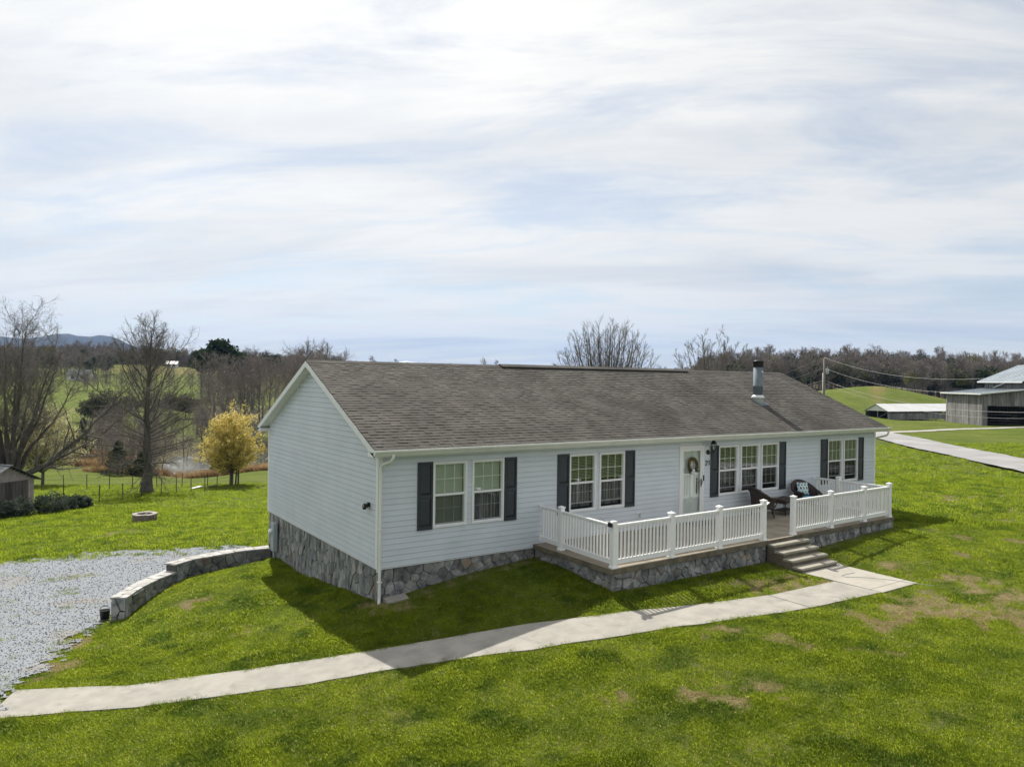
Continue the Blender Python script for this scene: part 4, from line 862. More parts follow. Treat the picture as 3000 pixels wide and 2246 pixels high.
# wall lantern
wl = empty('wall_lantern', (11.03, -.03, 2.20)); tag(wl, 'black glass carriage lantern mounted beside the front door', 'lantern')
m = MB(); m.lathe([(.0, -.055), (.075, -.05), (.075, -.01), (.05, 0), (0, 0)], 18); m.v = [(q[0], q[2]*.6, q[1]) for q in m.v]; m.build('back_plate', M_black, wl, True)
m = MB(); m.tube([(0, -.03, 0), (0.01, -.12, -.03), (.03, -.19, -.01), (.04, -.2, .06)], .014, 8); m.build('arm', M_black, wl, True)
m = MB(); lx_, ly_ = .04, -.2; m.lathe([(.0, .05), (.05, .055), (.06, .08), (.055, .085)], 6, (lx_, ly_, 0))
for i in range(6): a = R_(60*i); m.tube([(lx_+.056*math.cos(a), ly_+.056*math.sin(a), .08), (lx_+.082*math.cos(a), ly_+.082*math.sin(a), .27)], .007, 5)
m.lathe([(.085, .265), (.105, .27), (.075, .325), (.035, .37), (.016, .40), (.022, .42), (.008, .47), (0, .475)], 6, (lx_, ly_, 0)); m.build('cage', M_black, wl)
m = MB(); m.lathe([(.05, .085), (.076, .265)], 6, (lx_, ly_, 0)); m.build('glass', M_glass, wl)
m = MB(); m.lathe([(.012, .09), (.018, .13), (.012, .19), (0, .2)], 8, (lx_, ly_, 0)); m.build('bulb', M_white, wl, True)

# wreath on the door
wr = empty('wreath', (10.33, -.05, 1.83)); tag(wr, 'twig wreath with white pumpkins and leaves hanging on the glass door', 'wreath')
rg = np.random.default_rng(12); m = MB()
for k in range(26):
    ph = rg.uniform(0, 6.28); pts = []
    for i in range(30):
        a = 2*math.pi*i/29+ph; r = .175+.042*math.sin(3*a+k)+rg.uniform(-.008, .008); pts.append((r*math.cos(a), -.02+.025*math.sin(5*a+k*2), r*1.15*math.sin(a)))
    m.tube(pts, .009, 4)
m.build('twig_ring', M_wreath, wr)
m = MB()
for i in range(3):
    c = ((-.07, -.055, -.22), (.03, -.06, -.235), (-.02, -.06, -.15))[i]; m.lathe([(0, -.045), (.04, -.035), (.055, 0), (.04, .035), (0, .045)], 12, c)
m.build('pumpkins', M_white, wr, True)
m = MB()
for k in range(80):
    a = rg.uniform(R_(190), R_(350)); r = .19+rg.uniform(-.06, .06); c = np.array([r*math.cos(a), -.05+rg.uniform(-.02, .02), r*1.15*math.sin(a)]); d = rg.normal(size=3); d /= np.linalg.norm(d); e = np.cross(d, rg.normal(size=3)); e /= np.linalg.norm(e)
    m.add([c, c+d*.03+e*.014, c+d*.06, c+d*.03-e*.014], [(0, 1, 2, 3)])
m.build('leaves', M_shrub, wr)
m = MB(); m.box(-.008, .008, -.008, -.002, .2, .46); m.build('hanger', M_pit_top, wr)

# electric meter on the gable foundation
em = empty('electric_meter', (-.03, 7.73, -1.35)); tag(em, 'pale grey electric meter box on the gable-end stone foundation', 'electric meter')
m = MB(); m.bbox(-.14, -.004, -.15, .15, .25, 1.12, .012); bxm = m.build('box', M_grey, em)
m = MB(); m.lathe([(.085, 0), (.085, .05), (.07, .09), (0, .1)], 16); m.v = [(-.14-q[2], q[1]+.02, q[0]+.86) for q in m.v]; m.build('glass_dial', M_white, em, True)
m = MB(); m.tube([(-.06, .05, .27), (-.06, .05, -.3)], .03, 10); m.build('conduit', M_grey, em, True)
# security light on the gable
sl_ = empty('security_light', (-.025, .46, 1.42)); tag(sl_, 'small black security camera light on the white gable wall', 'security light')
m = MB(); m.box(-.03, .005, -.05, .05, -.05, .05); m.build('mount', M_black, sl_)
m = MB(); m.obox((-.10, -.02, -.02), (.05, -.02, 0), (.02, .055, 0), (0, 0, .045)); m.build('camera_head', M_black, sl_)
m = MB(); m.lathe([(.0, -.05), (.042, -.05), (.05, .0), (.045, .05), (0, .055)], 12, (-.085, .08, -.07)); m.build('lamp_head', M_black, sl_, True)
m = MB(); m.obox((-.155, -.045, -.015), (.003, -.001, 0), (.01, .028, 0), (0, 0, .025)); m.build('lens', M_white, sl_)
# solar light hanging at the uncapped corner post, another at the steps
def solar(loc, rz, label):
    r = empty('solar_lamp', loc, rz); tag(r, label, 'solar lamp', 'solar lamps on the railing posts')
    m = MB(); m.box(-.06, .0, -.05, .05, -.06, .03); m.build('housing', M_black, r)
    m = MB(); m.obox((-.05, 0, .045), (.065, 0, -.03), (0, .055, 0), (.004, 0, .008)); m.build('panel', M_white, r)
solar((lx-.065, yp(lx)+.02, 1.10), R_(0), 'black solar lamp on the uncapped corner post of the porch')
solar((10.06+.065, yp(10.06)-.01, 1.04), R_(180), 'black solar lamp on the railing post beside the steps')
# splash block at the downspout and the cable lying on the pad
m = MB(); m.prism([(.12, -.05, -.66), (.12, -.35, -.69), (.62, -.38, -.66), (.66, -.06, -.62)], (0, 0, -.14)); tag(m.build('splash_block', M_conc), 'flat concrete block on the soil beside the corner downspout', 'block')
cb = MB(); pts = [(11.95, -3.6, -.50), (11.7, -4.3, -.543), (11.35, -4.75, -.545), (10.95, -4.72, -.545), (10.72, -4.75, -.545), (10.72, -4.86, -.545), (10.9, -4.98, -.545), (11.2, -5.25, -.545), (11.5, -5.7, -.545), (11.62, -6.05, -.545), (11.9, -6.5, -.555)]
cb.tube(resample(np.array(pts), 60), .006, 6); tag(cb.build('cable', M_grey, None, True), 'thin grey cable looped on the concrete pad below the steps', 'cable')

# ------------------------------------------------------------------ low retaining wall
near = np.array([(-4.50, 5.59), (-4.12, 6.25), (-3.6, 6.98), (-2.94, 7.66), (-2.45, 7.98), (-1.85, 8.19), (-1.0, 8.36), (-.04, 8.32)])
rw = empty('retaining_wall', (-3, 7.3, -1.9)); tag(rw, 'low curved dry-stone wall with pale flat caps beside the gravel drive', 'wall')
def RB(mb, name, mat, parent=rw): mb.v = [(q[0]+3, q[1]-7.3, q[2]+1.9) for q in mb.v]; return mb.build(name, mat, parent)
P = resample(near, 60); T = np.gradient(P, axis=0); T /= np.linalg.norm(T, axis=1)[:, None]; Nf = np.stack([-T[:, 1], T[:, 0]], 1); wd = .35
far_ = P+Nf*wd; iS = int(np.argmin(np.hypot(P[:, 0]+2.94, P[:, 1]-7.66)))
topz = lambda i: -1.18 if i >= iS else -1.40
m = MB()
for i0, i1, tz_ in ((0, iS, -1.40), (iS, 59, -1.18)):
    Vv = []; n = i1-i0+1
    for k in range(i0, i1+1): Vv += [(*P[k], tz_), (*far_[k], tz_), (*far_[k], -2.6), (*P[k], -2.6)]
    m.add(Vv, [(4*k+j, 4*k+4+j, 4*k+4+(j+1) % 4, 4*k+(j+1) % 4) for k in range(n-1) for j in range(4)]+[(0, 1, 2, 3), tuple(4*(n-1)+j for j in (3, 2, 1, 0))])
core = RB(m, 'core', M_mortar)
cum = np.concatenate([[0], np.cumsum(np.linalg.norm(np.diff(P, axis=0), axis=1))]); LS = cum[iS]
def near3(u, v, d):
    x_ = np.interp(u, cum, P[:, 0]); y_ = np.interp(u, cum, P[:, 1]); nx = np.interp(u, cum, Nf[:, 0]); ny = np.interp(u, cum, Nf[:, 1]); return (x_-nx*d+3, y_-ny*d-7.3, v+1.9)
rg = np.random.default_rng(33)
stones(rg, [(0, -2.3), (LS, -2.3), (LS, -1.40), (0, -1.40)], .27, .2, near3, core, M_stone, lambda c: max(q[1] for q in c) > -2.1+.12*sum(q[0] for q in c)/len(c), .012, .02, .06)
stones(rg, [(LS, -1.9), (cum[-1], -1.9), (cum[-1], -1.18), (LS, -1.18)], .32, .22, near3, core, M_stone, lambda c: max(q[1] for q in c) > -1.62, .012, .02, .06)
stones(rg, [(0, -2.4), (wd, -2.4), (wd, -1.40), (0, -1.40)], .22, .2, lambda u, v, d: (P[0][0]+Nf[0][0]*u-T[0][0]*d+3, P[0][1]+Nf[0][1]*u-T[0][1]*d-7.3, v+1.9), core, M_stone, None, .012, .02, .06)
for s0, s1, zt in ((0, LS, -1.40), (LS, cum[-1], -1.18)):   # cap flags
    u = s0-.03
    while u < s1-.05:
        w = min(rg.uniform(.22, .42), s1-u); e = .004; mid = rg.uniform(.4, .62)
        for (a, b_) in ((-.035, wd*mid-.004), (wd*mid+.004, wd+.035)):
            q = []
            for uu_, vv in ((u+e, a), (u+w-e, a), (u+w-e, b_), (u+e, b_)):
                uj = uu_+rg.uniform(-.02, .02); x_ = np.interp(uj, cum, P[:, 0]); y_ = np.interp(uj, cum, P[:, 1]); nx = np.interp(uj, cum, Nf[:, 0]); ny = np.interp(uj, cum, Nf[:, 1]); vv += rg.uniform(-.015, .015); q.append((x_+nx*vv, y_+ny*vv, zt+.002+rg.uniform(.035, .055)))
            mm = MB(); mm.prism(q[::-1] if False else q, (0, 0, -.045)); RB(mm, 'cap_stone', M_capst)
        u += w
# dark bucket by the wall end
bk = empty('bucket', (-4.93, 6.02, h(-4.93, 6.02)-.03)); tag(bk, 'small black bucket standing against the end of the stone wall', 'bucket')
m = MB(); m.lathe([(0, 0), (.10, .0), (.125, .28), (.13, .285), (.13, .30), (.115, .30), (.095, .02), (0, .02)], 18); m.build('pail', M_black, bk, True)
m = MB(); m.tube([(.125*math.cos(a), .125*math.sin(a)*.3, .29+.1*math.sin(a)) for a in np.linspace(0, math.pi, 12)], .005, 5); m.build('bail', M_black, bk, True)

# ------------------------------------------------------------------ fire pit
fpz = h(-1.93, 21.6); fp = empty('fire_pit', (-1.93, 21.6, fpz)); tag(fp, 'round fire pit of stacked blocks alone on the side lawn', 'fire pit')
def pit_block(a0, a1, r0, r1, z0, z1, mat, nm):
    m = MB(); n = 3; A = [a0+(a1-a0)*i/n for i in range(n+1)]
    poly = [(r1*math.cos(a), r1*math.sin(a), z0) for a in A]+[(r0*math.cos(a), r0*math.sin(a), z0) for a in A[::-1]]
    m.prism(poly, (0, 0, z1-z0)); m.build(nm, mat, fp)
for c_ in range(3):
    for i in range(14): a0 = 2*math.pi*(i+.5*(c_ % 2))/14+.01; pit_block(a0, a0+2*math.pi/14-.025, .34, .50+.008*((i*7+c_*3) % 3), c_*.10+.002, c_*.10+.097, M_brickp, 'block')
for i in range(12): a0 = 2*math.pi*i/12; pit_block(a0, a0+2*math.pi/12-.02, .33, .53, .302, .345+.006*(i % 3), M_pit_top, 'cap_block')
m = MB(); m.lathe([(0, .12), (.2, .10), (.345, .05)], 18); m.build('ash', M_ash, fp, True)
m = MB(); m.tube([(-.2, -.1, .14), (.12, .18, .32)], .025, 6); m.tube([(.2, -.12, .13), (-.1, .1, .2)], .03, 6); m.build('charred_stick', M_pit_top, fp)

# ------------------------------------------------------------------ garden shed
shz = h(-6.0, 31.9)-.05; e1 = np.array([.6, -.8, 0]); e2 = np.array([.8, .6, 0]); SW, SLn = 3.0, 4.2
shed = empty('garden_shed', (-6.0-e2[0]*1.5, 31.9-e2[1]*1.5, shz), math.atan2(e1[1], e1[0])); tag(shed, 'small garden shed with tin roof and dark double doors behind shrubs', 'shed')
# local: gable in the plane x=0 facing +x, width along y, shed runs to -x
eh, ph = 1.75, 2.55
m = MB(); m.prism([(-.03, -1.5, 0), (-.03, 1.5, 0), (-.03, 1.5, eh), (-.03, 0, ph), (-.03, -1.5, eh)], (-SLn, 0, 0)); m.build('wall', M_wood2, shed)
for i in range(15):
    y0, y1 = -1.5+i*.2, -1.5+i*.2+.194; zt = eh+(ph-eh)*(1-abs((y0+y1)/2)/1.5)-.02; m = MB(); m.box(-.03, .0, y0, y1, 0, zt); m.build('board', M_pink, shed)
for y0, y1 in ((-1.35, -.1), (-.08, 1.15)):
    m = MB(); m.box(0.002, .035, y0, y1, .05, 1.72); dd = m.build('door', M_wood2, shed)
    for k in range(7):
        ya = y0+(y1-y0)*k/7; m = MB(); m.box(.036, .05, ya+.006, ya+(y1-y0)/7-.006, .06, 1.71); m.build('plank', M_wood2, dd)
for s_ in (-1, 1):
    for k in range(12):
        xa = .35-k*.42; m = MB(); yo = 1.85
        za, zb = eh-.12-.0, ph+.03
        m.prism([(xa, s_*yo, za), (xa-.405, s_*yo, za), (xa-.405, 0, zb), (xa, 0, zb)], (0, 0, .02)); m.bar((xa-.41, s_*yo, za+.03), (xa-.41, 0, zb+.03), .03, .02); m.build('roof_sheet', M_stin, shed)
m = MB(); m.bar((.36, 0, ph+.06), (-4.6, 0, ph+.06), .16, .02); m.build('ridge_strip', M_tin, shed)

# ------------------------------------------------------------------ leaf helpers, shrubs
def leaf_cloud(rg, C, size, mat, name='foliage', up=0.0, k=4):
    n = len(C); d = rg.normal(size=(n, 3)); d[:, 2] += up; d /= np.linalg.norm(d, axis=1)[:, None]; e = np.cross(d, rg.normal(size=(n, 3))); e /= np.linalg.norm(e, axis=1)[:, None]
    s = (size*rg.uniform(.6, 1.3, n))[:, None] if np.isscalar(size) else size[:, None]
    V = np.stack([C-d*s, C+e*s*.55, C+d*s, C-e*s*.55], 1).reshape(-1, 3); F = np.arange(4*n).reshape(-1, 4); return np_mesh(name, V, F, mat)
def ball_points(rg, n, r, flat=1.0, shell=.55):
    d = rg.normal(size=(n, 3)); d /= np.linalg.norm(d, axis=1)[:, None]; rr = shell+(1-shell)*rg.random(n)**.6; lump = 1+.16*np.sin(d[:, 0]*5+1)*np.sin(d[:, 1]*6)+.12*np.sin(d[:, 2]*7+d[:, 0]*4)
    return d*(r*rr*lump)[:, None]*np.array([1, 1, flat])
SHR = [((-7.45, 28.7), .62, 'low dark evergreen shrub cut by the picture edge'), ((-6.72, 28.75), .72, 'dark round shrub right in front of the shed doors'), ((-5.35, 29.5), .80, 'largest dark leafy shrub, beside the shed corner'), ((-4.62, 30.4), .58, 'brownish-green shrub next to the largest one'), ((-4.12, 31.4), .56, 'dark shrub third along the row from the shed'), ((-3.68, 31.9), .46, 'small pale-leaved shrub at the end of the shrub row')]
for i, ((sx, sy), r, lb) in enumerate(SHR):
    rg = np.random.default_rng(60+i); z = h(sx, sy); s = empty('shrub', (sx, sy, z)); tag(s, lb, 'shrub', 'shrubs by the garden shed')
    C = ball_points(rg, 2600, r, .72, .5); C[:, 2] += r*.55; C = C[C[:, 2] > .02]; link('foliage', leaf_cloud(rg, C, .055, M_shrub), s)
    m = MB()
    for k in range(9): a = rg.uniform(0, 6.28); m.tube([(0.05*math.cos(a), .05*math.sin(a), -.1), (r*.4*math.cos(a), r*.4*math.sin(a), r*.5), (r*.6*math.cos(a), r*.6*math.sin(a), r*.85)], [.025, .015, .006], 5)
    m.build('stems', M_twig, s)

# ------------------------------------------------------------------ wire fences
def fence(label, pts, hgt):
    r = empty('wire_fence', (pts[0][0], pts[0][1], h(*pts[0]))); tag(r, label, 'fence'); b = np.array([pts[0][0], pts[0][1], h(*pts[0])]); tops = []
    for i, (a, c) in enumerate(pts):
        z = h(a, c); ln = rng.uniform(-.05, .05, 2); m = MB(); m.tube([(a-b[0], c-b[1], z-.2-b[2]), (a-b[0]+ln[0], c-b[1]+ln[1], z+hgt-b[2])], .032, 6); m.build('post', M_wood2, r); tops.append((a-b[0]+ln[0]*.8, c-b[1]+ln[1]*.8, z-b[2]))
    for f in (.35, .65, .93):
        m = MB()
        for p, q in zip(tops[:-1], tops[1:]): m.bar((p[0], p[1], p[2]+hgt*f), (q[0], q[1], q[2]+hgt*f), .008, .008)
        m.build('wire', M_wood2, r)
fence('wire fence on thin dark posts, nearer of the two, by the bare oak', [(-4.6, 32.6), (-2.68, 34.52), (-1.25, 35.98), (.16, 38.7), (1.79, 41.67), (2.91, 42.33), (3.91, 42.33), (4.96, 42.89), (6.1, 44.22), (7.4, 45.6)], 1.12)
fence('wire fence on thin dark posts, farther of the two, across the pasture', [(-7, 51), (-5.14, 50.58), (-3.7, 50.56), (-2.24, 49.55), (-.77, 48.94), (.76, 48.3), (2.56, 48.71), (4.27, 47.98), (6.05, 47.21), (7.6, 46.6)], 1.15)
for (a, c, hh, ln, lb) in ((8.35, 46.9, 1.55, .02, 'tall straight wooden gate post beside the blossoming tree'), (8.05, 46.6, 1.3, .12, 'leaning wooden post beside the blossoming tree trunk')):
    z = h(a, c); m = MB(); m.tube([(0, 0, -.3), (ln*.5, 0, hh*.5), (ln, 0, hh)], [.075, .07, .065], 8); m.box(-.09+ln, .09+ln, -.075, .075, hh-.012, hh+.02); o = m.build('fence_post', M_wood2, None, False, (a, c, z)); tag(o, lb, 'post')
for (a, c, rz_, lb, mt) in ((4.9, 45.6, .5, 'white sheet lying in the grass beyond the wire fence', M_white), (6.0, 45.9, .3, 'dark timber lying in the grass beside the white sheet', M_wood2)):
    z = h(a, c); m = MB(); m.prism([(-.5, -.14, .03), (.5, -.12, .08), (.48, .16, .1), (-.45, .14, .04)], (0, 0, .05)); o = m.build('board', mt, None, False, (a, c, z)); o.rotation_euler = (0, 0, rz_); tag(o, lb, 'board')

# ------------------------------------------------------------------ old barn across the road
bA = np.array([91.5, 27.0]); bz = h(91.5, 27)-.1; barn = empty('barn', (bA[0], bA[1], bz), R_(50)); tag(barn, 'weathered grey plank barn with blue-grey tin roofs across the road', 'barn')
# local: x along the long wall (away), y negative = across the front towards the right
BL, LW, BW = 9.2, 4.9, 9.0; e0, e1h = 4.05, 4.62; b1, b2 = 5.65, 7.75
rb = np.random.default_rng(14)
def planks(a0, a1, zlo, zhi, to, parent, mat, w=.3):
    n = max(1, int((a1-a0)/w))
    for i in range(n):
        a, c = a0+(a1-a0)*i/n, a0+(a1-a0)*(i+1)/n-.014; zt = zhi((a+c)/2)-rb.uniform(0, .05); zb = zlo((a+c)/2)+rb.uniform(0, .12); d = rb.uniform(.02, .045); m = MB()
        m.add([to(a, zb, 0), to(c, zb, 0), to(c, zt, 0), to(a, zt, 0), to(a, zb, d), to(c, zb, d), to(c, zt, d), to(a, zt, d)], [(0, 3, 2, 1), (4, 5, 6, 7), (0, 1, 5, 4), (1, 2, 6, 5), (2, 3, 7, 6), (3, 0, 4, 7)]); m.build('plank', mat, parent)
m = MB(); m.box(.02, BL, -.06, -.02, .1, e0-.05); sw = m.build('side_wall', M_wood2, barn); planks(0, BL, lambda a: 0, lambda a: e0, lambda a, z, d: (a, d, z), sw, M_wood, .32)
roofl = lambda q: e0+(e1h-e0)*min(1, q/LW)
m = MB(); m.box(.03, .06, -LW-BW, -.03, 2.55, 3.0); m.box(.03, .06, -LW-BW, -LW-2, 0, 5.0); fwb = m.build('front_wall', M_wood2, barn)
planks(0.0, LW+BW, lambda a: 0.0 if a < .45 or a > 5.6 else 2.5, lambda a: roofl(a) if a < LW else min(b1+(b2-b1)*(1-abs(a-LW-BW/2)/(BW/2)), 99), lambda a, z, d: (-d, -a, z), fwb, M_wood, .3)
m = MB(); m.box(BL-.05, BL, -LW-BW, 0, 0, e1h); m.box(4.5, 4.6, -LW-BW, -.1, 0, 2.2); m.build('back_wall', M_wood2, barn)
m = MB(); m.box(0, BL+0, -LW-.05, -LW+.02, e1h-.1, b1); uw = m.build('upper_wall', M_wood2, barn); planks(0, BL, lambda a: e1h-.05, lambda a: b1, lambda a, z, d: (a, -LW+.02+d, z), uw, M_wood, .35)
nseg = 12
for i in range(nseg):
    xa, xb = -.6+(BL+1.2)*i/nseg, -.6+(BL+1.2)*(i+1)/nseg-.015
    m = MB(); m.prism([(xa, .5, e0-.03), (xb, .5, e0-.03), (xb, -LW-.0, e1h+.03), (xa, -LW-.0, e1h+.03)], (0, 0, .03)); m.bar((xb, .5, e0+.02), (xb, -LW, e1h+.08), .05, .03); m.build('roof_sheet', M_tin, barn)
    m = MB(); m.prism([(xa, -LW+.7, b1-.12), (xb, -LW+.7, b1-.12), (xb, -LW-BW/2, b2+.05), (xa, -LW-BW/2, b2+.05)], (0, 0, .03)); m.bar((xb, -LW+.7, b1-.07), (xb, -LW-BW/2, b2+.1), .05, .03); m.build('roof_sheet', M_tin, barn)
    m = MB(); m.prism([(xa, -LW-BW/2, b2+.05), (xb, -LW-BW/2, b2+.05), (xb, -LW-BW-.7, b1-.12), (xa, -LW-BW-.7, b1-.12)], (0, 0, .03)); m.build('roof_sheet', M_tin, barn)
m = MB(); m.box(-.62, BL+.6, .5, .54, e0-.16, e0-.01); m.box(-.62, BL+.6, -LW+.7, -LW+.74, b1-.25, b1-.1); m.bar((-.62, .52, e0-.06), (-.62, -LW, e1h), .04, .14); m.bar((BL*.75, -LW+.1, e1h+.12), (BL*.3, -LW+.6, b1-.1), .1, .1); m.build('trim_board', M_white, barn)
m = MB()
for k in range(5): m.tube([(2+k*.3, -2.5-k*.2, 0), (1.4+k*.25, -4.6+.2*k, 1.3+.1*k)], .05, 6)
for k in range(4): m.box(1.2, 4, -4.9, -1.2, .3+k*.35, .36+k*.35)
m.build('stacked_lumber', M_wood2, barn)

# ------------------------------------------------------------------ long open shed with white roof
lz = h(131, 60.5)-.1; lsd = empty('pole_shed', (130.6, 60.4, lz), R_(-10)); tag(lsd, 'long low shed with bright white tin roof beyond the road', 'shed')
LLn, LWd, le, lp = 22.0, 5.0, 1.62, 2.95
for i in range(22):
    xa, xb = -.3+i*1.02, -.3+(i+1)*1.02-.015
    for s_ in (0, 1):
        yA, yB = (-.25, LWd/2) if s_ == 0 else (LWd+.25, LWd/2); m = MB(); m.prism([(xa, yA, le-.05), (xb, yA, le-.05), (xb, yB, lp), (xa, yB, lp)], (0, 0, .03)); m.build('roof_sheet', M_wtin, lsd)
m = MB(); m.prism([(0, .05, le), (0, LWd-.05, le), (0, LWd/2, lp-.05)], (.05, 0, 0)); m.build('gable_panel', M_wtin, lsd)
for i in range(40):
    m = MB(); xa = .05+i*.54; m.box(xa, xa+.53, -.02+.01*(i % 2), .02, .0, le-.42); m.build('board', M_wood, lsd)
m = MB(); m.box(.0, LLn, LWd-.1, LWd, 0, le-.1); m.build('rear_wall', M_wood2, lsd)
for i in range(9): m = MB(); xa = .06+i*2.7; m.box(xa, xa+.14, .03, .17, -.3, le+.02); m.build('post', M_wood, lsd)
for yy in (LWd*.45, LWd-.1): m = MB(); m.box(0, .14, yy, yy+.14, -.3, le+.02); m.build('post', M_wood, lsd)
m = MB(); m.bar((.06, LWd*.47, .2), (.06, .15, 1.4), .08, .08)
for i in range(18): m.bar((.2+i*1.2, .1, le-.02), (.8+i*1.2, .1, le-.36), .06, .06, (0, 1, 0)); m.bar((.8+i*1.2, .1, le-.36), (1.4+i*1.2, .1, le-.02), .06, .06, (0, 1, 0))
m.box(0, LLn, .07, .15, le-.08, le-.01); m.box(0, LLn, .07, .15, le-.42, le-.36); m.build('truss', M_wood, lsd)
m = MB(); m.prism([(.2, LWd+.2, le-.1), (3.2, LWd+.2, le-.1), (3.2, LWd+1.2, le-.35), (.2, LWd+1.2, le-.35)], (0, 0, .04)); m.box(.2, .3, LWd+1.0, LWd+1.1, -.3, le-.35); m.build('lean_to', M_wtin, lsd)

# ------------------------------------------------------------------ utility pole and lines
px_, py_ = 95.0, 50.66; pz_ = h(px_, py_); pole = empty('utility_pole', (px_, py_, pz_)); tag(pole, 'wooden utility pole with grey transformer can behind the roof', 'utility pole')
ht = 8.26-pz_
m = MB(); m.tube([(0, 0, -.5), (0, 0, ht)], [.19, .13], 10); m.build('pole', M_pole, pole, True)
rv2 = np.array([.829, -.559])
m = MB(); m.lathe([(0, 0), (.22, .02), (.23, .1), (.23, .75), (.2, .8), (.0, .83)], 14, (rv2[0]*.48, rv2[1]*.48, ht-2.35)); m.lathe([(.05, .8), (.05, 1.1), (0, 1.12)], 8, (rv2[0]*.48, rv2[1]*.48, ht-2.35)); m.build('transformer', M_grey, pole, True)
m = MB(); m.tube([(-rv2[0]*.2, -rv2[1]*.2, -.3), (-rv2[0]*.18, -rv2[1]*.18, ht-2.2)], .06, 8); m.build('conduit', M_wtin, pole, True)
m = MB(); m.lathe([(.05, 0), (.06, .06), (.03, .16), (0, .18)], 8, (0, 0, ht-.02)); m.build('insulator', M_grey, pole, True)
def wire(label, a, b_, sag, r, n=40):
    a, b_ = np.array(a, float), np.array(b_, float); pts = [a+(b_-a)*t-np.array([0, 0, 4*sag*t*(1-t)]) for t in np.linspace(0, 1, n)]
    m = MB(); m.tube(pts, r, 5); tag(m.build('power_line', M_wire, None, True), label, 'power line', 'lines strung from the utility pole')
PT = 8.26
for za, E_, sag, lb in ((PT+.15, (78.58, 6.27, 8.29), 3.2, 'topmost pale power line sagging from the pole to the barn side'), (PT-1.45, (78.6, 6.25, 6.76), 3.2, 'second power line from the top, running from the transformer over the barn roof'), (PT-3.3, (78.62, 6.22, 3.1), 2.45, 'thick lower cable crossing in front of the barn doorway'), (PT-3.7, (78.62, 6.22, 2.75), 2.8, 'lowest thin cable crossing in front of the barn doorway')):
    wire(lb, (px_, py_, za), E_, sag, .017 if 'lowest' not in lb else .012)
for za, lb in ((PT+.15, 'topmost line dropping from the pole behind the roof'), (PT-1.45, 'second line dropping from the pole behind the roof'), (PT-3.3, 'third line dropping from the pole behind the roof'), (PT-3.7, 'lowest line dropping from the pole behind the roof')):
    wire(lb, (px_, py_, za), (106, 92, -2.2+.25*(za-PT)), .3, .014)

# ------------------------------------------------------------------ far mountains
M_mtn = pbr('mountain_woods', (0.02, 0.024, 0.024), 1.0, col2=(0.04, 0.042, 0.04), nscale=.004, bump=0.0)
M_snow = bpy.data.materials.new('snowy_mountain'); M_snow.use_nodes = True; nt = M_snow.node_tree; b = nt.nodes['Principled BSDF']; b.inputs['Roughness'].default_value = 1
geo = nd(nt, 'ShaderNodeNewGeometry'); nz = nd(nt, 'ShaderNodeTexNoise', i_Vector=geo.outputs['Position'], i_Scale=.003, i_Detail=6.0); szn = nd(nt, 'ShaderNodeSeparateXYZ', i_0=geo.outputs['Position'])
sf_ = ramp_(nt, math_(nt, 'ADD', szn.outputs[2], math_(nt, 'MULTIPLY', nz.outputs[0], 120.0)), 150.0, 215.0); nt.links.new(mix_(nt, sf_, (.06, .062, .06), (.75, .77, .8)), b.inputs['Base Color'])
def bearing(u, D):   # plan position for a bearing (photo column) and forward distance
    f = np.array([math.cos(YAW), math.sin(YAW)]); r = np.array([math.sin(YAW), -math.cos(YAW)]); return CAM[:2]+f*D+r*D*(u-1500)/FPX
def range_(name, label, D, prof, mat, depth, seed):
    us = np.linspace(prof[0][0], prof[-1][0], 180); hs = np.interp(us, [q[0] for q in prof], [q[1] for q in prof]); rg = np.random.default_rng(seed)
    nk = 26; Vv = []
    for k in range(nk):
        t = -1+2*k/(nk-1); 
        for i, u in enumerate(us):
            q = bearing(u, D+t*depth); n = fbm(np.array([u/60.+seed]), np.array([t*4.0+9]), 4)[0]
            z = hs[i]*max(0, 1-abs(t)**1.25)*(1+.35*(n-.5)*(abs(t)+.12))-10*abs(t); Vv.append((q[0], q[1], z-14*0))
    F = [(k*180+i, k*180+i+1, (k+1)*180+i+1, (k+1)*180+i) for k in range(nk-1) for i in range(179)]
    o = link(name, np_mesh(name, np.array(Vv), np.array(F), mat, True)); tag(o, label, 'mountains', kind='structure')
DM = 3600.0; toz = lambda u, v, D: 4.37+D*((1112.8+(u-1500)*.01333)-v)/FPX
range_('mountains', 'blue wooded mountain ridge on the horizon behind the bare trees', DM, [(u, toz(u, v, DM)) for u, v in ((-700, 1000), (-400, 965), (-150, 985), (0, 982), (60, 990), (120, 984), (165, 975), (200, 974), (225, 981), (262, 984), (290, 979), (325, 983), (350, 993), (375, 1006), (420, 1024), (470, 1050), (520, 1085))], M_mtn, 700, 3)
DS = 5900.0
range_('mountains', 'pale snow-streaked peaks on the skyline left of the roof', DS, [(u, toz(u, v, DS)) for u, v in ((560, 1100), (640, 1080), (700, 1062), (740, 1055), (772, 1042), (790, 1045), (815, 1051), (845, 1045), (880, 1052), (930, 1062), (1000, 1075), (1100, 1066), (1150, 1060), (1190, 1056), (1230, 1062), (1320, 1085))], M_snow, 700, 8)

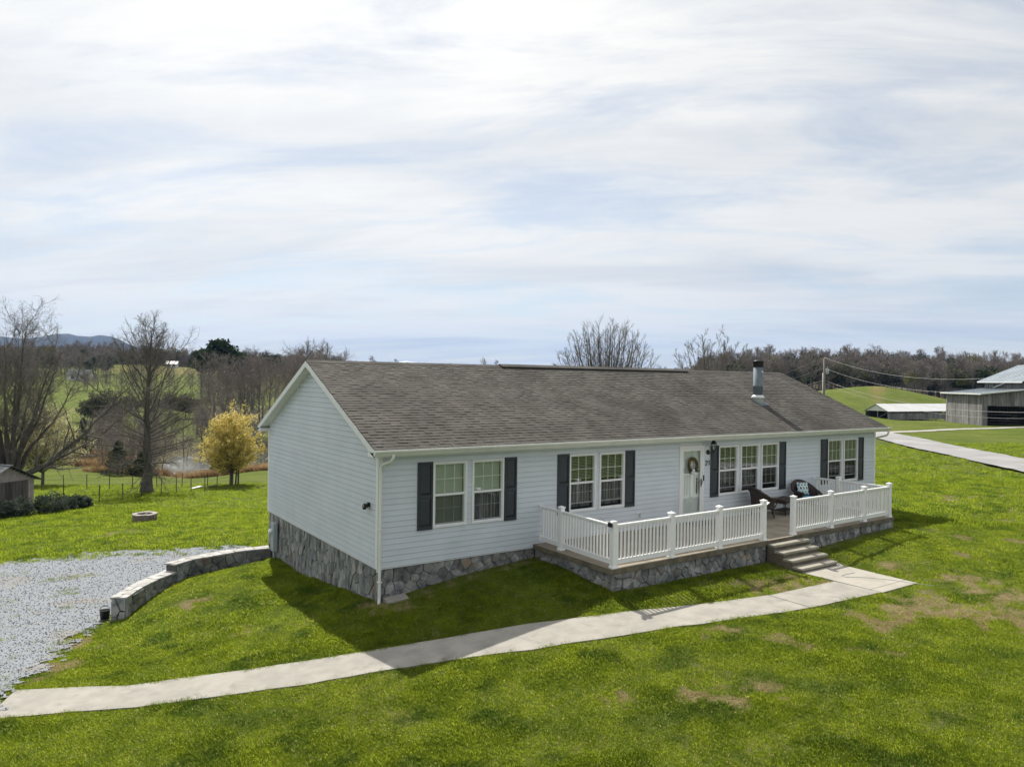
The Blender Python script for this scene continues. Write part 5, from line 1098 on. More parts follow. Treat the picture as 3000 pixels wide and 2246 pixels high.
# ------------------------------------------------------------------ trees
def rings(P, Rr, n):
    B, K, _ = P.shape; T = np.gradient(P, axis=1); T /= np.linalg.norm(T, axis=2, keepdims=True)+1e-9
    ref = np.where(np.abs(T[:, :1, 2:3]) < .9, np.array([0, 0, 1.0]), np.array([1.0, 0, 0])); ref = np.broadcast_to(ref, T.shape)
    u = np.cross(T, ref); u /= np.linalg.norm(u, axis=2, keepdims=True)+1e-9; w = np.cross(T, u); a = 2*np.pi*np.arange(n)/n
    V = P[:, :, None, :]+Rr[:, :, None, None]*(np.cos(a)[None, None, :, None]*u[:, :, None, :]+np.sin(a)[None, None, :, None]*w[:, :, None, :])
    base = (np.arange(B)*K*n)[:, None, None]; k = np.arange(K-1)[None, :, None]*n; i = np.arange(n)[None, None, :]; i2 = (i+1) % n
    F = np.stack([base+k+i, base+k+i2, base+k+n+i2, base+k+n+i], -1).reshape(-1, 4); return V.reshape(-1, 3), F
def tubes_mesh(name, levels, mat):
    Vs, Fs, o = [], [], 0
    for P, Rr, n in levels:
        V, F = rings(P, Rr, n); Vs.append(V); Fs.append(F+o); o += len(V)
    return np_mesh(name, np.vstack(Vs), np.vstack(Fs), mat, True)
def sprout(rg, P, Rr, per, t0, t1, ang, asd, lenf, lb, rr, rmin, K, wig, trop, golden=True, flat=0.0, lensd=.25):
    B, Kp, _ = P.shape; seg = np.linalg.norm(np.diff(P, axis=1), axis=2).sum(1); n = B*per; pid = np.repeat(np.arange(B), per)
    t = t0+(t1-t0)*((np.tile(np.arange(per), B)+rg.random(n))/per); f = t*(Kp-1); i = np.minimum(f.astype(int), Kp-2); w = (f-i)[:, None]
    p0 = P[pid, i]*(1-w)+P[pid, i+1]*w; r0 = Rr[pid, i]*(1-w[:, 0])+Rr[pid, i+1]*w[:, 0]; T = P[pid, i+1]-P[pid, i]; T /= np.linalg.norm(T, axis=1)[:, None]+1e-9
    az = np.tile(np.arange(per)*2.39996, B)+rg.uniform(0, 6.28, B)[pid]+rg.normal(0, .4, n) if golden else rg.uniform(0, 6.28, n)
    ref = np.where(np.abs(T[:, 2:3]) < .95, np.array([[0, 0, 1.0]]), np.array([[1.0, 0, 0]])); u = np.cross(T, ref); u /= np.linalg.norm(u, axis=1)[:, None]+1e-9; v = np.cross(T, u)
    aa = ang(t) if callable(ang) else ang; aa = np.radians(aa+rg.normal(0, asd, n)); d = np.cos(aa)[:, None]*T+np.sin(aa)[:, None]*(np.cos(az)[:, None]*u+np.sin(az)[:, None]*v)
    lf = lenf(t) if callable(lenf) else lenf*(1-lb*t); Ln = seg[pid]*lf*np.clip(rg.normal(1, lensd, n), .35, 1.6)
    Q = np.empty((n, K, 3)); Q[:, 0] = p0; cur = d.copy(); p = p0.copy(); tr = trop(t)[:, None] if callable(trop) else trop
    for k in range(1, K):
        cur = cur+rg.normal(0, wig, (n, 3)); cur[:, 2:3] += tr/K; cur /= np.linalg.norm(cur, axis=1)[:, None]; p = p+cur*(Ln/(K-1))[:, None]; Q[:, k] = p
    rb_ = np.maximum(r0*rr, rmin); R2 = rb_[:, None]*np.linspace(1, .35, K)[None, :]; R2 = np.maximum(R2, rmin*.55); return Q, R2
def stem(rg, pts, r0, r1, K=14, wig=.0):
    P = resample(np.array(pts, float), K); P[1:-1] += rg.normal(0, wig, (K-2, 3)); t = np.linspace(0, 1, K); return P[None], (r0*(1-t)+r1*t)[None]

def finish_tree(name, label, cat, loc, trunk_lv, crown_lv, group=None, mats=(None, None)):
    o = empty(name, loc); tag(o, label, cat, group); link('trunk', tubes_mesh('trunk', trunk_lv, mats[0] or M_bark), o); link('crown', tubes_mesh('crown', crown_lv, mats[1] or M_twig), o); return o
# pin oak on the side lawn: straight leader, drooping low boughs, rising upper ones
rg = np.random.default_rng(101); ox, oy = 1.19, 44.0
P0, R0 = stem(rg, [(0, 0, -.3), (0, 0, .25), (.05, 0, 2.6), (-.05, .1, 6), (.1, 0, 9.4), (.15, 0, 11.9)], .36, .03, 20, .03); R0[0, :2] = (.62, .44)
Pa, Ra = sprout(rg, P0, R0, 34, .17, .44, lambda t: 96-40*(t-.17)/.27, 7, lambda t: np.interp(t, [.17, .3, .44], [.24, .36, .40]), 0, .17, .013, 9, .06, lambda t: np.interp(t, [.17, .3, .44], [-.35, .05, .5]), lensd=.16)
Pb, Rb = sprout(rg, P0, R0, 20, .38, .76, 58, 7, lambda t: np.interp(t, [.38, .55, .76], [.50, .44, .28]), 0, .27, .018, 9, .05, .75, lensd=.12)
Pc, Rc = sprout(rg, P0, R0, 22, .66, .96, 38, 7, lambda t: np.interp(t, [.66, .96], [.26, .15]), 0, .35, .014, 9, .05, .5, lensd=.15)
P1 = np.vstack([Pa, Pb, Pc]); R1 = np.vstack([Ra, Rb, Rc])
P2, R2 = sprout(rg, P1, R1, 10, .18, .97, 36, 10, .36, .45, .5, .010, 6, .09, .45)
P3, R3 = sprout(rg, P2, R2, 7, .15, .97, 40, 15, .55, .4, .55, .0075, 4, .12, .2)
P4, R4 = sprout(rg, P3, R3, 2, .3, .97, 38, 15, .6, .3, .6, .006, 3, .12, .15)
finish_tree('oak_tree', 'tall bare single-trunked oak standing by the wire fence on the lawn edge', 'tree', (ox, oy, h(ox, oy)), [(P0, R0, 12), (P1, R1, 6)], [(P2, R2, 4), (P3, R3, 3), (P4, R4, 3)])
# many-stemmed maple behind the shed
rg = np.random.default_rng(102); mx_, my_ = -7.2, 38.5
P0, R0 = stem(rg, [(0, 0, -.4), (0, 0, .9), (.05, 0, 1.6)], .85, .62, 8); lv0 = [(P0, R0, 12)]
stems = []
for i in range(17):
    a_ = i*2.39996+.4; q_ = math.sqrt((i+.6)/17); dx, dy = 4.4*q_*math.cos(a_), 4.4*q_*math.sin(a_); hz = 11.3*(1-.34*q_**2.3)*rg.uniform(.97, 1.02); r = .24-.05*q_
    a, b_ = dx*.08, dy*.08; P, Rr = stem(rg, [(a, b_, 1.0), (dx*.26, dy*.26, 3.2), (dx*.66, dy*.66, hz*.62), (dx, dy, hz)], r*.85, .015, 14, .05); Rr = Rr*np.linspace(1, .35, 14)[None]**.8; stems.append((P, Rr))
P0b = np.vstack([q[0] for q in stems]); R0b = np.vstack([q[1] for q in stems])
P1, R1 = sprout(rg, P0b, R0b, 13, .28, .95, 38, 9, .20, .25, .36, .018, 8, .07, .45)
P2, R2 = sprout(rg, P1, R1, 8, .15, .95, 40, 12, .46, .2, .5, .010, 6, .11, .3)
P3, R3 = sprout(rg, P2, R2, 6, .12, .95, 42, 16, .55, .2, .55, .0065, 4, .14, .2)
P4, R4 = sprout(rg, P3, R3, 2, .3, .97, 38, 15, .6, .3, .6, .006, 3, .14, .1)
lowb = [stem(rg, [(.3, -.2, 1.3), (2.2, -1.4, 2.4), (4.4, -2.2, 4.9), (6.6, -2.8, 7.6)], .16, .02, 12, .06), stem(rg, [(.2, -.2, 1.5), (2.4, -.3, 2.5), (5.0, -.2, 4.0), (7.2, 0, 6.2)], .12, .02, 12, .06)]
Pl = np.vstack([q[0] for q in lowb]); Rl = np.vstack([q[1] for q in lowb]); Pl2, Rl2 = sprout(rg, Pl, Rl, 22, .15, .98, 45, 14, .26, .3, .5, .010, 6, .1, .2); Pl3, Rl3 = sprout(rg, Pl2, Rl2, 7, .15, .97, 40, 15, .5, .4, .55, .007, 4, .12, .1)
finish_tree('maple_tree', 'broad many-stemmed bare tree rising behind the garden shed', 'tree', (mx_, my_, h(mx_, my_)), lv0+[(P0b, R0b, 8), (Pl, Rl, 6), (P1, R1, 5)], [(P2, R2, 4), (Pl2, Rl2, 4), (Pl3, Rl3, 3), (P3, R3, 3), (P4, R4, 3)])
# fan-shaped tree behind the ridge
def fan_tree(seed, loc, H_, sp, label, ns, th=1.0, name='bare_tree'):
    rg = np.random.default_rng(seed); P0, R0 = stem(rg, [(0, 0, -.4), (0, 0, H_*.16)], .34, .28, 6); S = []
    for i in range(ns):
        a = i*2.39996; q = math.sqrt((i+.5)/ns); dx, dy = sp*q*math.cos(a), sp*q*math.sin(a); hz = H_*(1-.24*q**2.4)*rg.uniform(.975, 1.01)
        S.append(stem(rg, [(dx*.03, dy*.03, H_*.12), (dx*.35, dy*.35, H_*.38), (dx*.74, dy*.74, hz*.72), (dx, dy, hz)], .085, .012, 12, .05))
    P0b = np.vstack([q[0] for q in S]); R0b = np.vstack([q[1] for q in S])
    P1, R1 = sprout(rg, P0b, R0b, 15, .22, .97, 28, 7, .20, .60, .5, .013, 7, .06, .15); P2, R2 = sprout(rg, P1, R1, 7, .2, .97, 28, 10, .45, .4, .55, .009*th, 5, .09, .3); P3, R3 = sprout(rg, P2, R2, 3, .25, .97, 30, 12, .5, .3, .6, .007*th, 3, .1, .25)
    return finish_tree(name, label, 'tree', (loc[0], loc[1], h(*loc)), [(P0, R0, 10), (P0b, R0b, 6)], [(P1, R1, 4), (P2, R2, 3), (P3, R3, 3)])
fan_tree(103, (36.3, 33.6), 9.5-h(36.3, 33.6), 4.5, 'fan-shaped bare tree rising above the middle of the roof ridge', 62)
fan_tree(104, (59.9, 41.8), 10.0-h(59.9, 41.8), 5.2, 'smaller bushy bare tree above the ridge near the flue pipe', 20, 2.0)
# blossoming pears
def pear(seed, loc, H_, wdt, label, mt=None):
    rg = np.random.default_rng(seed); P0, R0 = stem(rg, [(0, 0, -.3), (.03, 0, H_*.2)], .14, .12, 6); S = []
    for i in range(26):
        a = i*2.39996; q = math.sqrt((i+.5)/26); dx, dy = wdt*q*math.cos(a), wdt*q*math.sin(a); hz = H_*(.97-.55*q**2.6)*rg.uniform(.9, 1.03)
        S.append(stem(rg, [(0, 0, H_*.17), (dx*.5, dy*.5, H_*.17+(hz-H_*.17)*.4), (dx*.9, dy*.9, hz*.82), (dx, dy, hz)], .05, .008, 9, .04))
    P0b = np.vstack([q[0] for q in S]); R0b = np.vstack([q[1] for q in S]); P1, R1 = sprout(rg, P0b, R0b, 16, .12, .98, 40, 12, .36, .3, .5, .008, 5, .1, .25); P2, R2 = sprout(rg, P1, R1, 5, .2, .97, 38, 12, .5, .3, .5, .006, 3, .1, .2)
    o = empty('pear_tree', (loc[0], loc[1], h(*loc))); tag(o, label, 'tree', 'blossoming pear trees below the lawn'); link('trunk', tubes_mesh('trunk', [(P0, R0, 10), (P0b, R0b, 5), (P1, R1, 4), (P2, R2, 3)], M_bark), o)
    _b1 = rg.random(len(P1)) > .12; _b2 = np.repeat(_b1, 5) & (rg.random(len(P2)) > .2); A = np.vstack([P1[_b1].reshape(-1, 3), P2[_b2].reshape(-1, 3)]); hh = A[:, 2]/H_; r_ = np.hypot(A[:, 0], A[:, 1])/wdt; keep = rg.random(len(A)) < np.clip(.35+.9*np.maximum(hh-.25, r_*.6), 0, 1); A = A[keep]
    C = np.repeat(A, 6, axis=0)+rg.normal(0, .085, (len(A)*6, 3)); C = C[rg.permutation(len(C))[:34000]]; link('blossom', leaf_cloud(rg, C, .064, mt or M_blossom, 'blossom'), o); return o
pear(105, (7.84, 46.97), 5.7, 2.1, 'round yellow-blossomed tree on the lawn beside the wooden posts')
pear(106, (-4.9, 57.5), 6.4, 3.2, 'pale blossoming tree half hidden behind the many-stemmed tree', M_blossom2)

# evergreens
def conifer_mesh(seed, H_, r, n, tip=1.0, low=.04):
    rg = np.random.default_rng(seed); t = rg.random(n)**.8; z = H_*(low+(1-low)*t); prof = r*(1-t)**.75*(1+.25*np.sin(t*23+seed))*(t > -1); a = rg.uniform(0, 6.28, n); q = .35+.65*np.sqrt(rg.random(n)); lump = 1+.22*np.sin(a*3+t*9+seed)
    C = np.stack([prof*q*lump*np.cos(a), prof*q*lump*np.sin(a), z-.12*prof*q], 1); return C
def conifer(loc, H_, r, label, seed, group=None, n=2600, size=.12, z=None, mt=None):
    rg = np.random.default_rng(seed); zz = h(*loc) if z is None else z; o = empty('cedar_tree', (loc[0], loc[1], zz)); tag(o, label, 'tree', group); C = conifer_mesh(seed, H_, r, n) if mt is None else np.vstack([ball_points(rg, n//4, r*k_, .75, .3)+np.array([a_*r, b2_*r, H_*c_]) for k_, a_, b2_, c_ in ((.62, 0, 0, .55), (.5, .45, .1, .38), (.5, -.45, -.1, .36), (.45, .05, -.4, .30))]); link('crown', leaf_cloud(rg, C, size, mt or M_ever, 'crown', .6), o); m = MB(); m.tube([(0, 0, -.3), (0, 0, H_*.9)], [.06+H_*.012, .02], 6); m.build('trunk', M_bark, o); return o
for i, (a, b_, Hh, r, lb) in enumerate(((-.1, 85.8, 5.2, 1.35, 'tallest dark cedar standing in the orange sedge'), (2.35, 73.3, 3.7, 1.55, 'round dark cedar at the pasture edge, before the orange sedge'), (4.6, 73.6, 2.6, 1.2, 'low dark cedar just left of the oak trunk foot'), (-1.3, 86.8, 2.5, 1.0, 'small cedar beside the tallest cedar in the sedge'), (13.2, 75.2, 2.0, 1.5, 'dark evergreen bush at the near pond edge under the yellow tree'), (-3.2, 84, 2.2, 1.1, 'smallest cedar near the pale blossoming tree'))):
    conifer((a, b_), Hh, r, lb, 200+i)
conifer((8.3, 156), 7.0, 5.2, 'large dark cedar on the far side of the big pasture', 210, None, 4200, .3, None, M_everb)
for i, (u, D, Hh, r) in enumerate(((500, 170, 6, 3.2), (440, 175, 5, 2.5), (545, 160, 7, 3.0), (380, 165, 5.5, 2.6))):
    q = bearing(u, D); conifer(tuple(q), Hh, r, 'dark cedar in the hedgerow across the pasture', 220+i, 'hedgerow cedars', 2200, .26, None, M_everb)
# far pines: rounded dark crowns above the thicket
for i, (u, D, Hh, r) in enumerate(((640, 215, 19, 4.5), (612, 220, 16, 4.0), (668, 218, 17, 4.2), (590, 225, 15, 3.6), (700, 225, 15, 4.2))):
    q = bearing(u, D); rg = np.random.default_rng(230+i); o = empty('pine_tree', (q[0], q[1], h(*q))); tag(o, 'dark green pine standing above the brown thicket beyond the pond', 'tree', 'pines above the thicket')
    C = np.vstack([ball_points(rg, 900, r*s, .6, .3)+np.array([dx, dy, Hh-r*.6-dz]) for s, dx, dy, dz in ((.7, 0, 0, 0), (.62, r*.5, r*.2, 2.5), (.6, -r*.5, -r*.1, 3.0), (.55, .2, -r*.5, 4.2))]); link('crown', leaf_cloud(rg, C, .42, M_ever, 'crown'), o); m = MB(); m.tube([(0, 0, -.5), (0, 0, Hh*.85)], [.3, .12], 7); m.build('trunk', M_bark, o)

# bare tree kinds for thickets and woods (meshes shared by copies)
def bare_proto(seed, H_, sp, n1, n2, n3, th, lead=True):
    rg = np.random.default_rng(seed); P0, R0 = stem(rg, [(0, 0, -.5), (rg.normal(0, .1), 0, H_*.3), (rg.normal(0, .3), rg.normal(0, .3), H_*.65), (rg.normal(0, .4), rg.normal(0, .4), H_*.97)], .018*H_, .003*H_, 10, .04)
    P1, R1 = sprout(rg, P0, R0, n1, .25, .98, lambda t: 62-28*t, 10, lambda t: sp*np.interp(t, [.25, .5, 1], [.75, 1.0, .35]), 0, .5, .022*th, 6, .09, .5); P2, R2 = sprout(rg, P1, R1, n2, .2, .97, 42, 14, .48, .3, .5, .016*th, 4, .13, .25); P3, R3 = sprout(rg, P2, R2, n3, .2, .97, 42, 14, .6, .3, .6, .012*th, 3, .14, .15)
    return [(P0, R0, 6), (P1, R1, 4)], [(P2, R2, 3), (P3, R3, 3)]
protos = []
for i, (s, H_, sp) in enumerate(((301, 11, .42), (302, 9, .5), (303, 13, .34))):
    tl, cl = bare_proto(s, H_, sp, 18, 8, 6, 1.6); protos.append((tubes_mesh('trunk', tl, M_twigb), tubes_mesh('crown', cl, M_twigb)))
def thicket_tree(k, loc, sc, rz, label, group, z=None):
    o = empty('bare_tree', (loc[0], loc[1], h(*loc) if z is None else z), rz); o.scale = (sc, sc, sc*1.0); tag(o, label, 'tree', group); link('trunk', protos[k][0], o); link('crown', protos[k][1], o); return o
rg = np.random.default_rng(77)
for i in range(42):   # brown wood beyond the pond, left of the gable
    u = rg.uniform(605, 960); D = rg.uniform(128, 205); q = bearing(u, D); thicket_tree(i % 3, q, rg.uniform(.8, 1.25), rg.uniform(0, 6.28), 'bare grey-brown tree in the thicket beyond the pond', 'thicket beyond the pond')
for i in range(30):   # brush round the near pond shore
    u = rg.uniform(255, 500); D = rg.uniform(84, 100); q = bearing(u, D); thicket_tree(i % 3, q, rg.uniform(.30, .55), rg.uniform(0, 6.28), 'thin bare sapling in the brush along the pond', 'saplings along the pond')
for i in range(10):
    u = rg.uniform(740, 860); D = rg.uniform(98, 118); q = bearing(u, D); thicket_tree(i % 3, q, rg.uniform(.28, .5), rg.uniform(0, 6.28), 'thin bare sapling on the far pond bank near the gable', 'saplings on the far bank')
for i in range(18):   # brush below the pasture
    u = rg.uniform(420, 612); D = rg.uniform(108, 145); q = bearing(u, D); thicket_tree(i % 3, q, rg.uniform(.35, .6), rg.uniform(0, 6.28), 'bare bush on the slope between the pond and the pasture', 'bushes on the slope')
for i in range(44):   # hedgerow across the pasture
    u = rg.uniform(-60, 620); D = rg.uniform(238, 252); q = bearing(u, D); thicket_tree(i % 3, q, rg.uniform(.4, .85), rg.uniform(0, 6.28), 'bare tree in the hedgerow at the top of the pasture', 'hedgerow trees')
for i in range(7):
    u = (1240, 1330, 1420, 1560, 930, 1010, 1100)[i]; D = 330; q = bearing(u, D); thicket_tree(i % 3, q, .9+.1*(i % 3), rg.uniform(0, 6.28), 'distant bare treetop just showing over the roof ridge', 'treetops over the ridge')

# ------------------------------------------------------------------ scattering by geometry nodes
def scatter(name, pts, rot, scl, idx, protos_, label, cat, kind='stuff'):
    pts = np.asarray(pts, np.float32); n = len(pts); me = bpy.data.meshes.new(name); me.vertices.add(n); me.vertices.foreach_set('co', pts.ravel())
    for nm, tp, arr in (('rot', 'FLOAT_VECTOR', np.asarray(rot, np.float32).ravel()), ('scl', 'FLOAT_VECTOR', np.asarray(scl, np.float32).ravel()), ('idx', 'INT', np.asarray(idx, np.int32))):
        a = me.attributes.new(nm, tp, 'POINT'); a.data.foreach_set('vector' if tp == 'FLOAT_VECTOR' else 'value', arr)
    coll = bpy.data.collections.new(name+'_kinds')
    for i, mesh in enumerate(protos_): coll.objects.link(bpy.data.objects.new('%s_kind_%02d' % (name, i), mesh))
    ng = bpy.data.node_groups.new(name+'_scatter', 'GeometryNodeTree'); ng.interface.new_socket('Geometry', in_out='INPUT', socket_type='NodeSocketGeometry'); ng.interface.new_socket('Geometry', in_out='OUTPUT', socket_type='NodeSocketGeometry')
    gi_ = ng.nodes.new('NodeGroupInput'); go_ = ng.nodes.new('NodeGroupOutput'); ip = ng.nodes.new('GeometryNodeInstanceOnPoints'); ci = ng.nodes.new('GeometryNodeCollectionInfo'); ci.inputs['Collection'].default_value = coll; ci.inputs['Separate Children'].default_value = True; ci.inputs['Reset Children'].default_value = True
    def na(nm, tp): q = ng.nodes.new('GeometryNodeInputNamedAttribute'); q.data_type = tp; q.inputs['Name'].default_value = nm; return q.outputs['Attribute']
    ng.links.new(gi_.outputs[0], ip.inputs['Points']); ng.links.new(ci.outputs[0], ip.inputs['Instance']); ip.inputs['Pick Instance'].default_value = True
    ng.links.new(na('idx', 'INT'), ip.inputs['Instance Index']); ng.links.new(na('rot', 'FLOAT_VECTOR'), ip.inputs['Rotation']); ng.links.new(na('scl', 'FLOAT_VECTOR'), ip.inputs['Scale']); ng.links.new(ip.outputs[0], go_.inputs[0])
    o = link(name, me); md = o.modifiers.new('scatter', 'NODES'); md.node_group = ng; tag(o, label, cat, kind=kind); return o
# woods: bare kinds, a budding kind and evergreens
wk = []
for i, (s, H_, sp) in enumerate(((401, 14, .36), (402, 13, .42), (403, 15, .32))):
    tl, cl = bare_proto(s, H_, sp, 15, 7, 5, 3.4); wk.append(tubes_mesh('wood_bare', tl+cl, M_twigb))
def leafy_proto(seed, H_, r, mat, n, size, flat):
    rg = np.random.default_rng(seed); C = np.vstack([ball_points(rg, n//5, r*rg.uniform(.5, .75), flat, .4)+np.array([rg.uniform(-.5, .5)*r, rg.uniform(-.5, .5)*r, H_-r*.7-rg.uniform(0, .32)*H_]) for _ in range(5)]); me = leaf_cloud(rg, C, size, mat, 'wood_leafy')
    return me
def evergreen_proto(seed, H_, r, n, size): rg = np.random.default_rng(seed); return leaf_cloud(rg, conifer_mesh(seed, H_, r, n, 1, .12), size, M_ever, 'wood_evergreen', .4)
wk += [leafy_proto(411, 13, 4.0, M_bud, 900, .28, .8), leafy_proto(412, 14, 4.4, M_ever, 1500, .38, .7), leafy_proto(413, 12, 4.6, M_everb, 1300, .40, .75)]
def forest(name, label, regs, seed, fs=.8):
    rg = np.random.default_rng(seed); X = []; 
    for (u0, u1, D0, D1, n) in regs:
        u = rg.uniform(u0, u1, n); D = rg.uniform(D0, D1, n); f = np.array([math.cos(YAW), math.sin(YAW)]); r = np.array([math.sin(YAW), -math.cos(YAW)]); X.append(CAM[:2]+f*D[:, None]+r*(D*(u-1500)/FPX)[:, None])
    X = np.vstack(X); z = H(X[:, 0], X[:, 1]); n = len(X); nn = fbm(X[:, 0]/25, X[:, 1]/25, 3); q = rg.random(n); idx = np.where(q < .76, rg.integers(0, 3, n), np.where(q < .86, 3, np.where(q < .94, 4, 5))); idx = np.where((nn > .60) & (q > .55), rg.integers(4, 6, n), idx)
    s = rg.uniform(.75, 1.2, n)*fs*np.where(rg.random(n) < .06, 1.25, 1.0); scatter(name, np.column_stack([X, z-.2]), np.column_stack([np.zeros(n), np.zeros(n), rg.uniform(0, 6.28, n)]), np.column_stack([s, s, s*rg.uniform(.85, 1.15, n)]), idx, wk, label, 'forest')
forest('forest_right_hill', 'bare brown and evergreen wood covering the hill behind the barn', [(2040, 3350, 255, 290, 330), (2040, 3400, 290, 410, 900), (2650, 3400, 236, 262, 170), (2360, 2500, 240, 262, 40)], 501, .80)
forest('forest_far_left', 'hazy bare wood covering the far ridge beyond the pastures', [(-500, 1000, 450, 480, 420), (-500, 1100, 480, 640, 1700), (1000, 2100, 560, 640, 420), (-450, 330, 320, 450, 330), (660, 1000, 330, 450, 170)], 502, .72)

# ------------------------------------------------------------------ far farm buildings on the left
def farm(name, loc, rz, Lb, Wb, eh_, ph_, wm, rm, label):
    o = empty(name, (loc[0], loc[1], h(*loc)), rz); tag(o, label, 'building'); m = MB(); m.prism([(0, 0, -1), (0, Wb, -1), (0, Wb, eh_), (0, Wb/2, ph_), (0, 0, eh_)], (Lb, 0, 0)); m.build('wall', wm, o)
    m = MB()
    for s_ in (0, 1): yA, yB = (-.5, Wb/2) if s_ == 0 else (Wb+.5, Wb/2); m.prism([(-.5, yA, eh_-.15), (Lb+.5, yA, eh_-.15), (Lb+.5, yB, ph_+.1), (-.5, yB, ph_+.1)], (0, 0, .12))
    m.build('roof', rm, o)
    for k in range(2): m = MB(); m.box(Lb*(.2+.45*k), Lb*(.2+.45*k)+1.2, -.06, .0, eh_*.35, eh_*.8); m.build('window', M_black, o)
    m = MB(); m.box(-.06, 0, Wb*.35, Wb*.65, -.5, eh_*.8); m.build('door', M_black, o)
farm('farm_building', tuple(bearing(486, 418)), R_(-20), 5.5, 5, 2.2, 3.6, M_white, M_wtin, 'small white farm building at the top edge of the far field')
M_groof = pbr('green_roof', (.05, .068, .06), .8, var=.1)
farm('farmhouse', tuple(bearing(196, 300)), R_(-25), 8, 6, 2.2, 4.4, M_white, M_groof, 'green-roofed farmhouse glimpsed through the bare tree branches')

# ------------------------------------------------------------------ grass
def tuft(seed, nb, hgt, spread, wid, mat):
    rg = np.random.default_rng(seed); Vs = []; Fs = []
    for k in range(nb):
        a = rg.uniform(0, 6.28); r = spread*math.sqrt(rg.random()); b0 = np.array([r*math.cos(a), r*math.sin(a), -.01]); l = hgt*rg.uniform(.55, 1.2); a2 = rg.uniform(0, 6.28); ln = rg.uniform(.15, .75); d = np.array([math.cos(a2)*ln, math.sin(a2)*ln, 1]); d /= np.linalg.norm(d); s = np.array([-math.sin(a2+.6), math.cos(a2+.6), 0])*wid*rg.uniform(.7, 1.3)/2
        m1 = b0+d*l*.55; tipv = m1+(d+np.array([math.cos(a2)*.5, math.sin(a2)*.5, -.25]))*l*.45; o = len(Vs); Vs += [b0-s, b0+s, m1+s*.8, m1-s*.8, tipv]; Fs += [(o, o+1, o+2), (o, o+2, o+3), (o+3, o+2, o+4)]
    return np_mesh('tuft', np.array(Vs), np.array(Fs), mat)
tk = [tuft(1, 28, .058, .09, .0062, M_blade), tuft(2, 30, .070, .10, .0068, M_blade), tuft(3, 26, .054, .09, .006, M_blade), tuft(4, 14, .05, .09, .008, M_straw), tuft(5, 22, .12, .13, .016, M_blade)]
rg = np.random.default_rng(900)
def lawn_points(D0, D1, dens, u0=-120, u1=3120):
    n = int(dens*.5*(D1**2-D0**2)*(u1-u0)/FPX); D = np.sqrt(rg.uniform(D0**2, D1**2, n)); u = rg.uniform(u0, u1, n); f = np.array([math.cos(YAW), math.sin(YAW)]); r = np.array([math.sin(YAW), -math.cos(YAW)]); return CAM[:2]+f*D[:, None]+r*(D*(u-1500)/FPX)[:, None], D
A1, D1_ = lawn_points(8.5, 16, 400); A2, D2_ = lawn_points(16, 26, 190); A3, D3_ = lawn_points(26, 40, 36); A4, D4_ = lawn_points(40, 62, 9); A3 = np.vstack([A3, A4]); D3_ = np.concatenate([D3_, D4_])
XY = np.vstack([A1, A2, A3]); DD = np.concatenate([D1_, D2_, D3_]); x, y = XY[:, 0], XY[:, 1]
ok = ~in_walk(x, y) & ~((x > -.02) & (x < L) & (y > -.02) & (y < W)) & ~((x > PX0) & (x < PX1) & (y > -3.12) & (y < 0)) & ~((x > SX0-.03) & (x < SX1+.03) & (y > -4.05) & (y < 0)) & ~(gravel_in(x, y) & (rg.random(len(x)) > np.where(gravel_in(x, y, True), np.clip(.55+.5*poly_sd(GP, x, y), 0, .4), .62)))
dwall = np.min(np.hypot(x[:, None]-(P:=resample(near, 30))[:, 0]+.12, y[:, None]-P[:, 1]-.12), axis=1); ok &= dwall > .22
rdx = np.array([(24, -16), (33, -7), (41.2, 1.0), (47.5, 7.3), (59.6, 19.9), (70, 31), (82, 46), (90, 60)], float); rds = np.vstack([resample(rdx, 150), resample(np.array([(65, 25.8), (70.7, 25.1), (79.6, 24.6), (86, 23.2), (94, 22.0), (104, 19)], float), 40)]); ok &= ~((DD > 60) & (H(x, y) < -7.3)); ok &= ~((x > 90) & (x < 112) & (y > 12) & (y < 38));  ok &= np.min(np.hypot(x[:, None]-rds[:, 0], y[:, None]-rds[:, 1]), axis=1) > 2.2
bmk = bare_mask(x, y); q = rg.random(len(x)); straw = (bmk > .35) & (q < .75); drop = ((bmk > .35) & (q > .87)); ok &= ~drop
soil = (x > -.1) & (x < 4.4) & (y > -.40-.25*fbm(x*2, y*2, 3)) & (y < .05); ok &= ~(soil & (q < .85))
XY, DD, straw, q, bmk = XY[ok], DD[ok], straw[ok], q[ok], bmk[ok]; x, y = XY[:, 0], XY[:, 1]; n = len(x); z = H(x, y)
cl = fbm(x*1.1+3, y*1.1, 4); big_ = np.clip((cl-.42)*4, 0, 1); idx = np.where(straw, 3, np.where(DD > 25, 4, np.where(big_ > q, 1, np.where(q < .5, 0, 2))))
s = (.90+.25*big_)*rg.uniform(.75, 1.25, n)*np.where(DD > 62, 2.6, np.where(DD > 40, 1.25, np.where(DD > 25, 1.0, np.where(DD > 16, 1.15, 1.0)))); s = np.where(straw, .8, s)
s *= .92; scatter('lawn_grass', np.column_stack([x, y, z]), np.column_stack([rg.normal(0, .08, n), rg.normal(0, .08, n), rg.uniform(0, 6.28, n)]), np.column_stack([s, s, s*rg.uniform(.8, 1.15, n)]), idx, tk, 'tufted green lawn grass with dry straw patches', 'grass')
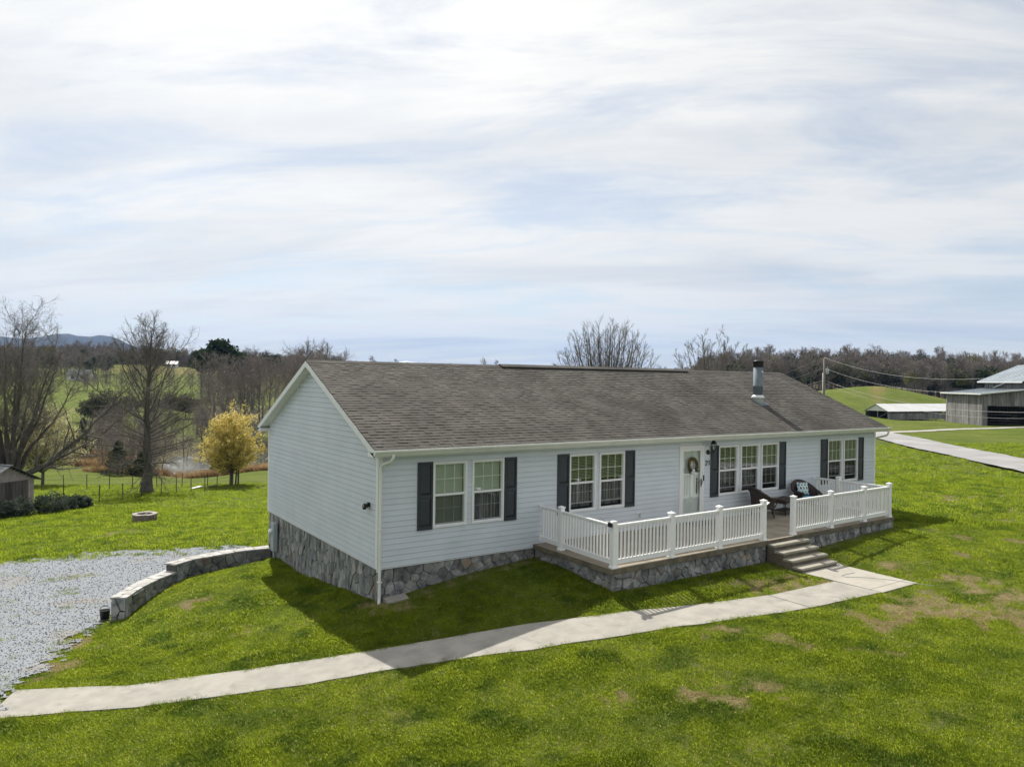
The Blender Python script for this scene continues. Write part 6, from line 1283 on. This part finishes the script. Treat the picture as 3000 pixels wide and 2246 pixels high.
# tall orange sedge by the pond
sk = [tuft(11, 40, 1.0, .45, .05, M_sedge), tuft(12, 30, .8, .4, .045, M_sedge)]
pts = []
for (u0, u1, D0, D1, n_s) in ((190, 430, 80, 96, 900), (590, 830, 84, 90, 420), (60, 250, 92, 106, 350), (430, 600, 82, 87, 160)):
    u = rg.uniform(u0, u1, n_s); D = rg.uniform(D0, D1, n_s); f = np.array([math.cos(YAW), math.sin(YAW)]); r = np.array([math.sin(YAW), -math.cos(YAW)]); pts.append(CAM[:2]+f*D[:, None]+r*(D*(u-1500)/FPX)[:, None])
pts = np.vstack(pts); zz = H(pts[:, 0], pts[:, 1]); kp = (zz > -7.6) & (fbm(pts[:, 0]/4, pts[:, 1]/4, 3) > .40); pts, zz = pts[kp], zz[kp]; n = len(pts); s = rg.uniform(.6, 1.2, n)
scatter('sedge_grass', np.column_stack([pts, zz]), np.column_stack([np.zeros(n), np.zeros(n), rg.uniform(0, 6.28, n)]), np.column_stack([s, s, s]), rg.integers(0, 2, n), sk, 'tall orange-brown sedge grass around the pond', 'grass')
# loose stones on the drive
def pebble(seed):
    bm = bmesh.new(); bmesh.ops.create_icosphere(bm, subdivisions=1, radius=1.0); rg_ = np.random.default_rng(seed)
    for v in bm.verts: v.co *= rg_.uniform(.7, 1.15); v.co.z *= .4
    me = bpy.data.meshes.new('pebble'); bm.to_mesh(me); bm.free(); me.materials.append(M_rock); return me
n = 42000; gx_ = rg.uniform(-10.5, 1.4, n); gy_ = rg.uniform(-2.5, 15, n); kp = gravel_in(gx_, gy_) & (rg.random(n) < np.clip(1.5-(np.hypot(gx_-CAM[0], gy_-CAM[1])-14)/22, .25, 1)); gx_, gy_ = gx_[kp], gy_[kp]; n = len(gx_); s = .010+.016*rg.random(n)**2.2
scatter('gravel', np.column_stack([gx_, gy_, H(gx_, gy_)+.034]), rg.uniform(0, 6.28, (n, 3)), np.column_stack([s, s, s]), rg.integers(0, 3, n), [pebble(1), pebble(2), pebble(3)], 'loose pale gravel stones strewn over the drive', 'gravel')

# ------------------------------------------------------------------ air
HAZE = True
if HAZE:
    m = MB(); m.box(-6000, 6000, -6000, 7000, -25, 420); hz = m.mesh('haze', bpy.data.materials.new('haze_air')); M_h = hz.materials[0]; M_h.use_nodes = True; nt = M_h.node_tree; nt.nodes.clear()
    pv = nd(nt, 'ShaderNodeVolumePrincipled'); pv.inputs['Color'].default_value = (.13, .42, 1.0, 1); pv.inputs['Density'].default_value = .00006; pv.inputs['Anisotropy'].default_value = .1; nd(nt, 'ShaderNodeOutputMaterial', i_Volume=pv.outputs[0])
    o = link('haze', hz); tag(o, 'thin blue distance haze', 'haze', kind='stuff')
